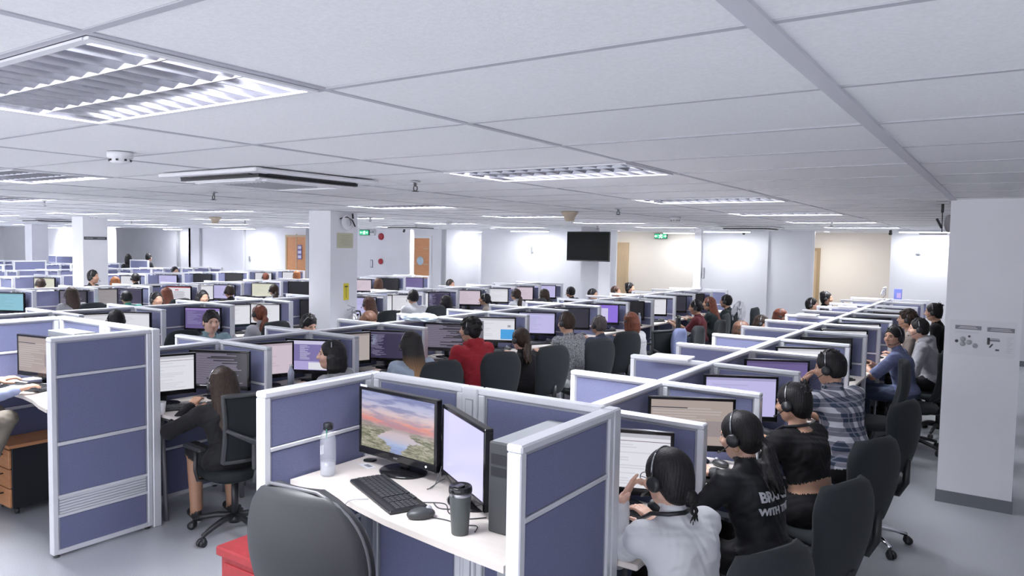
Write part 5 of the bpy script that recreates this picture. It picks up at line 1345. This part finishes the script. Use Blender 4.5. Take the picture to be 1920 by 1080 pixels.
t = thing('sign_bar', 'long narrow black sign with pale lettering on the left column', 'sign', (-15.975, 7.598, 2.05)); link('plate', MB().box((0, 0, 0), (.05, .004, .07), M_INK).mesh('bar_end') if False else MB().box((.228, .25, 0), (.006, .46, .062), M_INK).mesh('bar_plate'), t)
link('lettering', MB().box((.233, .12, 0), (.002, .16, .02), M_INKG).box((.233, .36, 0), (.002, .16, .02), M_INKG).mesh('bar_lettering'), t)
# exit signs
def exit_sign(x, y, z, rz, lab, w_=.42, h=.16):
    t = thing('exit_sign', lab, 'exit sign', (x, y, z), rz, 'green exit signs')
    link('housing', MB().box((0, .02, 0), (w_, .04, h), mat('sign_housing', (.02, .10, .07), .4), bev=.006).mesh('sign_housing'), t)
    link('lit_face', MB().box((0, -.003, 0), (w_-.03, .006, h-.03), emat('exit_green', (.02, .42, .20), 1.2)).mesh('sign_face'), t)
    b = MB(); W_ = emat('exit_white', (.75, 1, .85), 2.2); y_ = -.008
    for sx in (-1, 1):
        b.add([(sx*.17, y_, 0), (sx*.135, y_, .03), (sx*.135, y_, -.03)], [(0, 1, 2)], W_); b.box((sx*.115, y_, 0), (.05, .002, .018), W_)
    b.ell((.012, y_, .045), (.012, .002, .012), W_, n=10, k=6)
    b.box((.0, y_, .012), (.022, .002, .05), W_, rot=Matrix.Rotation(R(15), 3, 'Y')); b.box((.03, y_, .02), (.045, .002, .012), W_, rot=Matrix.Rotation(R(-30), 3, 'Y')); b.box((-.03, y_, .008), (.045, .002, .012), W_, rot=Matrix.Rotation(R(30), 3, 'Y'))
    b.box((.022, y_, -.035), (.014, .002, .05), W_, rot=Matrix.Rotation(R(-35), 3, 'Y')); b.box((-.022, y_, -.035), (.014, .002, .05), W_, rot=Matrix.Rotation(R(35), 3, 'Y')); b.box((.05, y_, 0), (.006, .002, .10), W_); link('pictogram', b.mesh('pictogram'), t)
exit_sign(-7.78, 18.5, 2.37, 0, 'green exit sign in the cream recess right of the television', .36, .14)
exit_sign(-17.12, 16.85, 2.38, 0, 'green exit sign on the back wall right of the middle column', .42, .17)
def disc(x, y, z, r_, m, name, lab, cat, ry=0):
    tag(link(name, MB().lathe([(0, 0), (r_, 0), (r_*.95, .04), (r_*.4, .06), (0, .06)], m, n=24, rot=Matrix.Rotation(R(90), 3, 'X')).mesh(name), loc=(x, y, z)), lab, cat)
M_BELL = mat('alarm_red', (.36, .02, .04), .4)
disc(-16.41, 16.9, 2.26, .11, M_BELL, 'alarm_bell', 'round red alarm bell high on the back wall right of the green exit sign', 'alarm bell')
disc(-16.42, 16.9, 1.48, .09, M_BELL, 'fire_call_point', 'round red fire call point lower on the back wall under the alarm bell', 'fire call point')
tag(link('wall_frame', MB().box((-16.82, 16.89, 1.40), (.10, .02, .25), M_INKG).box((-16.82, 16.878, 1.40), (.055, .006, .2), M_PAP).mesh('wall_frame')), 'narrow framed notice on the back wall left of the red call point', 'frame')
tag(link('emergency_lamp', MB().box((-16.72, 16.86, 2.34), (.16, .08, .10), M_WPL, bev=.01).ell((-16.76, 16.80, 2.40), (.035, .03, .035), M_GPL).ell((-16.68, 16.80, 2.40), (.035, .03, .035), M_GPL).mesh('emergency_lamp')), 'grey twin emergency lamp right beside the back wall exit sign', 'emergency lamp')
# television on the back column
t = thing('television', 'large black wall television on the back column', 'television', (-7.86, 14.62, 2.06), R(-5))
link('bezel', MB().box((0, 0, 0), (1.13, .05, .66), M_BLKG, bev=.006).mesh('tv_bezel'), t); link('screen', MB().box((0, -.0265, .004), (1.10, .004, .62), mat('tv_screen', (.002, .003, .004), .2, spec=.12)).mesh('tv_screen'), t)
link('bracket', MB().box((0, .08, 0), (.4, .12, .3), M_BLK).mesh('tv_bracket'), t)
tag(link('wall_ventilator', MB().lathe([(0, 0), (.10, 0), (.09, .05), (0, .06)], M_GPL, c=(-7.66, 14.95, 2.30), n=20, rot=Matrix.Rotation(R(90), 3, 'Y')).tube([(-7.6, 14.95, 2.30), (-7.55, 15.05, 2.24)], .012, M_BLK, n=6).mesh('speaker')), 'small grey round device on the column right of the television', 'speaker')
# hanging bracket beside the right column
t = thing('ceiling_bracket', 'black ceiling rod bracket with tray beside the top of the right column', 'bracket', (-.51, 7.2, CEIL))
link('plate', MB().box((0, 0, -.008), (.10, .08, .016), M_GPL).mesh('bracket_plate'), t)
link('rod', MB().tube([(0, 0, -.01), (0, 0, -.09)], .011, M_BLK, n=8).tube([(0, 0, -.09), (.003, 0, -.26)], .004, M_BLK, n=6).tube([(0, 0, -.22), (-.04, 0, -.14)], .010, M_DGR, n=6).mesh('bracket_rod'), t)
link('tray', MB().box((-.06, 0, -.268), (.20, .12, .008), M_BLK).mesh('bracket_tray'), t)
link('dish', MB().ell((.05, .02, -.18), (.035, .03, .075), mat('dish_grey', (.28, .26, .28), .6)).mesh('bracket_dish'), t)
for (x, y, lab) in [(-2.0, 16.1, 'small black camera under the ceiling left of the white strip lamp'), (-5.0, 16.6, 'small dark camera on the ceiling by the middle wall section'), (-14.9, 16.3, 'tiny twin black spots above the orange door')]:
    tag(link('ceiling_camera', MB().box((0, 0, -.03), (.05, .05, .06), M_BLK, bev=.01).ell((0, -.02, -.07), (.035, .04, .03), M_BLK, n=10, k=6).mesh('ceiling_camera'), loc=(x, y, CEIL)), lab, 'camera', 'small ceiling cameras')
for x, y, z, lab, cat in [(-11.0, 17.19, 1.95, 'small pale wall switch plate on the wall left of the television', 'switch'), (-21.6, 15.89, 1.45, 'small white socket box on the left back wall', 'socket'), (-1.55, 16.39, 2.1, 'small white conduit hook on the bright wall left of the right column', 'conduit')]:
    tag(link('wall_fitting', MB().box((0, -.02, 0), (.05, .03, .16), M_GPL, bev=.005).box((.03, -.02, -.07), (.06, .02, .02), M_GPL).mesh('wall_fitting'), loc=(x, y, z)), lab, cat)
t = thing('wall_telephone', 'grey wall telephone on the white power pole of the second desk block', 'telephone', (-5.33, 14.98, 1.55)); link('handset', MB().box((0, 0, 0), (.05, .08, .24), M_GPL, bev=.015).mesh('handset'), t)
# ================================================================ WORKERS
TOR = R(90)
A, B = 'seated workers beside the rightmost desk block', 'seated workers beside the second desk block'
def text_mesh(txt, size, m):
    cu = bpy.data.curves.new('t', 'FONT'); cu.body = txt; cu.size = size; cu.align_x = 'CENTER'; cu.extrude = .002; cu.offset = .0016; cu.materials.append(m)
    o = bpy.data.objects.new('t', cu); COL.objects.link(o); bpy.context.view_layer.update()
    me = bpy.data.meshes.new_from_object(o.evaluated_get(bpy.context.evaluated_depsgraph_get())); bpy.data.objects.remove(o); return me
# woman in white top, hand raised to her glasses
def ex1(S_, nb, ch, hd, shl): pass
p = person((-1.11, 2.78), R(64), 'woman in white top with low black bun, hand raised to her glasses, nearest the camera', headz=1.13, lean=.30, head=(R(8), R(-12)), hair='low_bun', female=True, skin='light', top='white', pants='blackp', sleeve=1.2,
       hands=[((-.120, .305, 1.0), dict(pole=(.10, .6, -1), dir=(.30, -.28, .9), n=(-.5, .8, .3), curl=[.15, .7, .9, 1.0], grip='open')), ((.16, .40, .83), {})], res=.0052, seed=1, group=A, hres=.0042)
hdl = [.0, 0, 0]
def on_head(p, me_list, name):
    hs = [c for c in p.children if c.name.startswith('headset')]
    return hs[0] if hs else None
h = on_head(p, None, None)
g = MB()
for s_ in (-1, 1):
    g.tube([(s_*.031+.022*math.cos(a), .098, .006+.016*math.sin(a)) for a in [2*PI*i/14 for i in range(15)]], .0018, M_BLK, n=6); g.tube([(s_*.053, .096, .010), (s_*.078, .05, .012), (s_*.083, -.01, .004)], .0016, M_BLK, n=6)
g.tube([(-.009, .100, .010), (.009, .100, .010)], .0016, M_BLK, n=6)
link('glasses', g.mesh('glasses'), h)
nk = [o for o in p.children][0]
lan = MB(); lan.tube([(-.06, .10, -.20), (-.078, .00, -.135), (-.055, -.075, -.118), (0, -.102, -.112), (.055, -.075, -.118), (.078, .00, -.135), (.06, .10, -.20)], .0095, M_BLK, n=6); lan.tube([(-.055, .10, -.20), (-.052, .115, -.24)], .010, M_RED, n=6)
link('lanyard', lan.mesh('lanyard'), p, loc=h.location)
# woman in black jacket with lettering, ponytail
p = person((-1.07, 3.60), R(72), 'woman in black jacket with white lettering on the back and loose ponytail', headz=1.14, lean=.30, head=(R(10), R(-14)), hair='ponytail', female=True, skin='light', top='blackjkt', pants='blackp', sleeve=1.2, style='jacket',
       hands=[((-.12, .40, .835), dict(pole=(-.8, -.1, -.8))), ((.20, .46, .835), dict(curl=.5))], res=.0056, seed=2, group=A, hres=.0045)
bk = p.children[0]
from mathutils.bvhtree import BVHTree
bvh = BVHTree.FromPolygons([v.co for v in bk.data.vertices], [tuple(q.vertices) for q in bk.data.polygons])
for tx, zz, sz, dx in (('BRAND', .880, .062, .0), ('WITH THE', .818, .046, .0)):
    me = text_mesh(tx, sz, mat('print_white', (.62, .62, .66), .6))
    for v in me.vertices:
        x, z = v.co.x+dx, zz+v.co.y; hit = bvh.ray_cast(Vector((x, -1, z)), Vector((0, 1, 0)))
        v.co = Vector((x, (hit[0].y if hit[0] is not None else 0)-.0015-v.co.z, z))
    link('back_lettering', me, bk)
ear = MB().tube([(-.082+.0, -.01+.016*math.sin(a), -.05+.016*math.cos(a)) for a in [2*PI*i/12 for i in range(13)]], .0018, mat('gold', (.6, .4, .15), .3, metal=1), n=6)
link('earring', ear.mesh('earring'), on_head(p, 0, 0))
# woman in short black top with messy bun
p = person((-1.04, 4.53), R(66), 'woman in cropped black top with messy high bun and black lanyard', headz=1.15, lean=.28, head=(R(12), R(-12)), hair='high_bun', female=True, skin='mid', top='black', pants='blackp', sleeve=1.2, cut=True,
       hands=[((-.15, .42, .835), {}), ((.15, .45, .835), {})], res=.006, seed=3, group=A, hres=.0045)
link('lanyard', lan.mesh('lanyard_b'), p, loc=on_head(p, 0, 0).location)
# man in plaid shirt
p = person((-1.02, 5.47), R(62), 'man in navy and white plaid shirt resting his chin on his hand', headz=1.24, lean=.30, head=(R(22), R(-10)), hair='short', skin='mid', top='plaid', pants='blackp', sleeve=.42, wide=1.14, belly=.02, style='collar', seat=.50,
       hands=[((-.07, .36, 1.11), dict(pole=(-.5, .45, -1), dir=(.35, -.35, .75), n=(-.4, .9, .1), curl=1.0)), ((.17, .46, .84), {})], res=.006, seed=4, group=A)
# slate blue shirt man turned to the camera
person((-1.00, 8.66), R(88), 'man in slate blue t-shirt turning his face toward the camera', headz=1.16, lean=.22, head=(R(60), R(-2)), hair='cropped', skin='mid', top='slate', pants='jeans', sleeve=.42, wide=1.08, res=.008, seed=5, group=A,
       hands=[((-.10, .38, .84), dict(pole=(-.9, 0, -.6))), ((.02, .36, .86), dict(pole=(.9, 0, -.6)))], hres=.006)
person((-.86, 9.60), R(96), 'young man in light grey hooded top behind the man in slate blue', headz=1.18, lean=.28, head=(R(4), R(-6)), hair='short', skin='light', top='lgrey', pants='blackp', res=.009, seed=6, group=A, hood=True, hres=.007)
person((-1.06, 10.35), R(96), 'worker with wavy brown hair mostly hidden behind the man in the grey hoodie', headz=1.22, lean=.24, hair='curly', hm=HDB, skin='mid', top='beige', res=.011, seed=7, group=A, hres=.009)
person((-.84, 11.2), R(90), 'broad worker in black jacket with tied back hair at the far right aisle', headz=1.27, lean=.34, head=(0, R(-8)), hair='high_bun', skin='mid', top='black', wide=1.15, res=.011, seed=8, group=A, hres=.009, seat=.5)
# second block, right side ----------------------------------------------------------
person((-4.64, 3.18), R(74), 'woman with very long dark hair in black jacket on the mesh chair', headz=1.03, seat=.42, lean=.42, head=(R(2), R(-10)), hair='long', hm=HDB, female=True, skin='tan', top='black', pants='blackp', sleeve=1.2, style='jacket', res=.007, seed=9, group=B, long=2, hres=.005,
       hands=[((-.16, .42, .835), dict(pole=(-.9, 0, -.7))), ((.15, .42, .835), {})])
person((-4.50, 4.07), R(106), 'woman in grey blazer with black wavy hair, face in profile', headz=1.15, lean=.22, head=(R(34), R(0)), hair='bob', female=True, skin='light', top='grey', res=.007, seed=10, group=B, hres=.0055, mic=False)
person((-4.46, 4.97), R(70), 'woman in pale denim jacket with long blonde tipped hair', headz=1.15, lean=.20, hair='long', hm=hairmat('ombre', (.014, .012, .012), ((.36, .20, .09), -.26, -.08)), female=True, skin='mid', top='denim', res=.007, seed=11, group=B, hres=.0055)
person((-4.42, 5.80), R(78), 'man in red hooded sweater', headz=1.21, lean=.24, head=(R(28), R(-4)), hair='curly', skin='mid', top='red', pants='jeans', wide=1.04, res=.007, seed=12, group=B, hood=True, hres=.0055)
person((-4.24, 6.44), R(76), 'woman in black with dark ponytail right of the man in red', headz=1.07, lean=.26, head=(0, R(-10)), hair='ponytail', hm=HDB, female=True, skin='light', top='black', res=.008, seed=13, group=B, hres=.0065)
person((-4.15, 7.24), R(78), 'worker with short dark hair in speckled grey knit sweater', headz=1.19, lean=.26, head=(R(4), R(-6)), hair='short', hm=HDB, skin='mid', top='knit', pants='whitecap', res=.008, seed=14, group=B, hres=.0065)
person((-4.24, 8.20), R(76), 'man with greying hair in navy grey t-shirt', headz=1.08, lean=.26, hair='cropped', hm=HGR, skin='mid', top='navy', pants='charcoal', sleeve=.42, res=.009, seed=15, group=B, hres=.007)
person((-4.02, 8.66), R(78), 'woman with auburn bob in white top', headz=1.11, lean=.26, head=(0, R(-6)), hair='bob', hm=HAU, female=True, skin='light', top='white', pants='lgrey', res=.009, seed=16, group=B, hres=.007)
person((-4.15, 11.35), R(100), 'man in maroon shirt with white sleeve bands and dark cap', headz=1.12, lean=.12, head=(R(10), R(-8)), hair='cropped', skin='mid', top='maroon', pants='jeans', sleeve=.42, cuff=True, wide=1.05, res=.009, seed=17, group=B, hres=.007,
       hands=[((-.06, .40, .82), {}), ((.08, .40, .84), {})])
person((-4.26, 12.3), R(96), 'worker with long auburn hair behind the man in maroon', headz=1.12, lean=.15, hair='long', hm=HAU, female=True, top='dgreen', res=.011, seed=18, group=B, hres=.009)
person((-3.98, 12.2), R(94), 'worker in dark green black jacket, farthest right beside second block', headz=1.18, lean=.25, hair='cropped', top='dgreen', wide=1.06, res=.011, seed=19, group=B, hres=.009) if False else person((-4.18, 12.95), R(92), 'worker in dark green black jacket, farthest right beside second block', headz=1.13, lean=.25, hair='cropped', top='dgreen', wide=1.1, res=.011, seed=19, group=B, hres=.009)
# facing the camera side of the second block ----------------------------------------
F_ = -TOR
person((-6.98, 4.66), F_+R(-2), 'smiling man in teal grey collared shirt facing the camera, looking down', headz=1.19, lean=.20, head=(R(-16), R(-8)), hair='short', skin='light', top='teal', pants='jeans', res=.006, seed=20, style='collar', headset=False, hres=.005, group='workers facing the camera side')
person((-6.70, 5.72), F_, 'worker with headset whose hair top shows above the partition left of the middle column', headz=1.10, lean=.28, head=(0, R(-30)), hair='short', skin='light', top='white', res=.009, seed=21, hres=.007, group='workers facing the camera side')
person((-6.72, 6.72), F_, 'person with bowed brown hair in front of the fire extinguisher', headz=1.07, lean=.34, head=(0, R(-35)), hair='bob', hm=HBR, female=True, skin='mid', top='white', res=.011, seed=22, hres=.009, headset=False, group='workers facing the camera side')
# ---- shared bodies for the distant workers: built once, copied with their parts
TP = {}
def template(key, **kw):
    t = person((0, 0), 0, 'worker', res=.0145, hres=.011, pos='root', **kw); TP[key] = t; return t
for o_ in (('short', dict(hair='short')), ('cropped', dict(hair='cropped')), ('ponytail', dict(hair='ponytail', female=True)), ('bob', dict(hair='bob', female=True)), ('long', dict(hair='long', female=True)), ('high_bun', dict(hair='high_bun', female=True))):
    template(o_[0], headz=1.15, lean=.22, top='grey', **o_[1])
FREE = set(TP)
def far(at, yaw, key, label, top='black', hm=None, headz=1.15, skin=None, group='distant seated workers', pants=None):
    src = TP[key]
    if key in FREE: r_ = src; FREE.discard(key)
    else:
        r_ = src.copy(); COL.objects.link(r_)
        for ch in list(src.children):
            c = ch.copy(); COL.objects.link(c); c.parent = r_
            for g_ in list(ch.children): d_ = g_.copy(); COL.objects.link(d_); d_.parent = c
    hdx = [c for c in r_.children if c.name.startswith('hair')][0].location
    s_ = headz/1.15
    c_, n_ = math.cos(yaw), math.sin(yaw)
    r_.location = (at[0]-(hdx.x*c_-hdx.y*n_), at[1]-(hdx.x*n_+hdx.y*c_), 0); r_.rotation_euler = (0, 0, yaw); r_.scale = (1, 1, s_)
    tag(r_, label, 'person', group)
    for ch in r_.children:
        if ch.name.startswith('body'):
            ch.material_slots[TOP].link = 'OBJECT'; ch.material_slots[TOP].material = C_[top]
            if skin: ch.material_slots[SK].link = 'OBJECT'; ch.material_slots[SK].material = M_SKIN[skin]
        if ch.name.startswith('hair'): ch.material_slots[0].link = 'OBJECT'; ch.material_slots[0].material = hm or HB
    return r_
W_ = R(88)
FAR = [
 ((-8.22, 4.30), W_, 'short', 'worker with black hair seen above the tall left booth wall', 'navy', None, 1.14),
 ((-8.08, 6.08), W_+R(10), 'ponytail', 'woman in grey shirt with red hair tie, arm on the desk', 'lgrey', HAU, 1.11),
 ((-8.15, 8.12), W_, 'long', 'woman with light brown straight hair in white sleeveless top right of the middle column', 'white', HBR, 1.12),
 ((-8.30, 9.30), R(78), 'short', 'man in white t-shirt seen from behind right of the middle column', 'white', None, 1.16),
 ((-8.25, 10.10), W_, 'bob', 'black haired worker behind a pinkish screen in the third block', 'black', None, 1.05),
 ((-7.98, 10.90), R(122), 'ponytail', 'woman with headset in profile beside a pinkish screen', 'beige', None, 1.06),
 ((-8.00, 11.95), W_, 'ponytail', 'woman with tied brown hair in white before the television wall', 'white', HDB, 1.10),
 ((-8.00, 13.00), W_, 'bob', 'worker with dark bob two seats before the television', 'black', HDB, 1.06),
 ((-7.80, 13.75), W_, 'short', 'worker in black with white headset nearest under the television', 'charcoal', None, 1.08),
 ((-6.75, 12.80), F_, 'short', 'worker whose dark hair top shows under the television right corner', 'grey', None, 1.12),
 ((-6.82, 13.95), F_, 'cropped', 'worker with reddish brown hair top near the tan door', 'white', HBR, 1.13),
 ((-6.85, 14.70), F_, 'high_bun', 'worker with dark hair in front of the tan door', 'black', None, 1.17),
 ((-2.74, 9.17), F_, 'bob', 'worker in brown curls left side of the rightmost block, nearest', 'black', HBR, 1.06),
 ((-2.78, 10.2), F_, 'long', 'worker with dark brown hair left side of the rightmost block, second', 'black', HDB, 1.06),
 ((-2.76, 11.1), F_, 'bob', 'worker with brown hair left side of the rightmost block, third', 'black', HAU, 1.09),
 ((-2.76, 13.1), F_, 'short', 'dark haired worker with headset left side of the rightmost block', 'black', None, 1.14),
 ((-2.74, 14.15), F_, 'high_bun', 'worker with hair tuft before the right tan door', 'black', None, 1.20),
 ((-12.43, 5.80), W_, 'long', 'woman with long wavy dark hair in grey at left, back to the camera', 'grey', HDB, 1.15),
 ((-12.05, 6.38), W_, 'short', 'black haired worker in mint green, left of the forehead peeking over', 'mint', None, 1.08) if False else ((-12.3, 6.62), W_, 'cropped', 'black haired worker in mint green at left', 'mint', None, 1.07),
 ((-10.70, 6.22), F_, 'cropped', 'man whose forehead peeks over the partition at left', 'white', None, 1.14),
 ((-12.10, 7.20), W_, 'long', 'worker with reddish brown hair in black at left', 'black', HAU, 1.11),
 ((-10.50, 6.86), F_, 'bob', 'woman whose dark hair top shows over the partition, left of centre', 'black', None, 1.15),
 ((-12.10, 8.45), W_, 'short', 'worker in black before a cream screen', 'black', HDB, 1.10),
 ((-12.10, 9.45), W_, 'ponytail', 'worker in pale top left of the middle column', 'lgrey', HDB, 1.09),
 ((-14.75, 7.30), R(-55), 'short', 'man in dark grey with headset leaning in front of the left column', 'charcoal', None, 1.30),
 ((-12.05, 12.30), W_, 'curly' if False else 'bob', 'woman with light brown curls beside a pale screen, fourth block', 'beige', HBR, 1.14),
 ((-10.55, 13.10), F_, 'short', 'worker whose hair top shows before the bright recess', 'grey', HDB, 1.14),
 ((-15.60, 6.65), W_, 'short', 'worker with dark hair between two pale screens at far left', 'white', HDB, 1.17) if False else ((-16.6, 7.15), W_, 'short', 'worker with dark hair between two pale screens at far left', 'white', HDB, 1.09),
 ((-16.45, 8.60), W_, 'bob', 'worker with copper orange hair at left', 'black', HOR, 1.10),
 ((-16.80, 9.25), W_, 'short', 'black haired worker before white screens, fifth block', 'black', None, 1.14),
 ((-18.70, 11.40), F_, 'high_bun', 'dark clad worker with face mask leaning over, far left', 'charcoal', None, 1.20),
 ((-16.80, 12.85), W_, 'cropped', 'worker with reddish hair in front of the left wall', 'black', HAU, 1.08),
 ((-16.80, 13.90), W_, 'bob', 'worker with copper hair before the orange door', 'white', HOR, 1.12),
 ((-23.5, 12.72), W_, 'bob', 'seated person in black far back, left of two', 'black', None, 1.42),
 ((-24.8, 14.15), R(0), 'short', 'person in black far back, back to the camera', 'black', None, 1.42),
]
for (at, yw, key, lab, tp, hm_, hz_) in FAR: far(at, yw, key, lab, tp, hm_, hz_)
# man in the left booth: only forearms and knees reach into the picture
person((-5.97, 1.94), R(-4), 'man in pale blue shirt and khaki trousers at the left edge, hands on keyboard', headz=1.36, lean=.10, hair='short', skin='mid', top='pale', pants='khaki', sleeve=1.1, seat=.67, feet=.12, res=.0065, seed=50,
       hands=[((-.14, .45, 1.0), dict(curl=.5)), ((.32, .42, 1.0), dict(curl=.45))], headset=False, group='workers facing the camera side', hres=.01, pos='head')
# ================================================================ CHAIRS IN USE AND EMPTY
chs = [
 ('task', -.86, 2.62, 66, 'dark office chair of the woman in the white top, bottom edge'), ('task', -.80, 3.55, 70, 'dark office chair behind the woman in the black jacket'), ('task', -.80, 4.46, 66, 'dark office chair behind the woman in the cropped black top'),
 ('chrome', -.80, 5.66, 72, 'dark office chair with chrome star base behind the plaid shirt man'), ('task', -1.05, 7.62, 100, 'empty black office chair between the plaid shirt and slate blue shirt men'), ('task', -.80, 8.66, 88, 'chair of the man in the slate blue t-shirt'),
 ('task', -.62, 9.55, 96, 'chair of the young man in the grey hoodie'), ('task', -.80, 10.45, 90, 'chair before the last one in the right aisle'), ('task', -.60, 11.2, 90, 'chair of the broad worker in black, right aisle'),
 ('mesh', -4.47, 3.16, 84, 'black mesh office chair with curved back support'), ('task', -4.32, 4.07, 100, 'chair of the woman in the grey blazer'), ('task', -4.26, 4.97, 72, 'chair behind the woman in the denim jacket'), ('task', -4.16, 5.75, 66, 'wide black chair back behind the man in red'),
 ('task', -4.02, 6.42, 72, 'black chair behind the woman with the dark ponytail'), ('task', -3.92, 7.25, 72, 'black chair behind the worker in grey knit'), ('task', -4.0, 8.12, 70, 'black chair behind the man in navy grey'), ('mesh', -3.80, 8.72, 72, 'black mesh chair behind the woman in white with auburn hair'),
 ('mesh', -4.35, 10.35, 110, 'empty mesh chair before the man in maroon'), ('task', -3.92, 11.35, 98, 'chair of the man in maroon'), ('task', -4.0, 12.3, 92, 'grey chair with hanging jacket behind the auburn haired worker'), ('task', -3.92, 12.95, 90, 'last chair in the aisle beside the second desk block'),
 ('task', -7.25, 4.66, -90, 'black chair behind the smiling man'), ('task', -3.05, 9.17, -90, 'dark chair at left side of the rightmost block, nearest'), ('task', -3.1, 10.2, -90, 'dark chair at left side of the rightmost block, second'),
 ('task', -7.85, 5.98, 90, 'black chair of the woman in grey with red hair tie'), ('task', -7.9, 8.1, 80, 'black chair behind the woman in white sleeveless'), ('task', -8.0, 9.3, 80, 'black chair behind the man in white t-shirt'), ('task', -7.7, 12.0, 90, 'black chair of the woman in white before the television wall'),
]
for k_, x, y, a, lab in chs: chair(k_, x, y, R(a), lab, spin=R(x*777 % 72))
t = chair('task', -3.12, 8.70, R(-90), 'chair with light slate blue back at left side of the rightmost block', spin=.3)
for ch in t.children:
    if ch.name.startswith('backrest'): ch.material_slots[0].link = 'OBJECT'; ch.material_slots[0].material = mat('slate_chair_fabric', (.16, .19, .33), .8)
ex = [('task', -12.0, 5.8, 90), ('task', -11.9, 7.2, 90), ('task', -11.9, 8.45, 90), ('task', -16.3, 9.25, 90), ('task', -6.2, 1.80, 0)]
for i, (k_, x, y, a) in enumerate(ex[:4]): chair(k_, x, y, R(a), ['chair of the long haired woman in grey at left', 'chair of the reddish brown haired worker at left', 'chair of the worker in black before the cream screen', 'chair of the black haired worker in the fifth block'][i], spin=.2*i)
# grey jacket hanging over a chair in the second aisle
crumple('hanging_jacket', (-3.73, 12.3, .98), (.08, .24, .20), C_['lgrey'], 9, 'light grey jacket hanging over a chair back beside the dark green clad worker', 'jacket')
# cap of the man in maroon
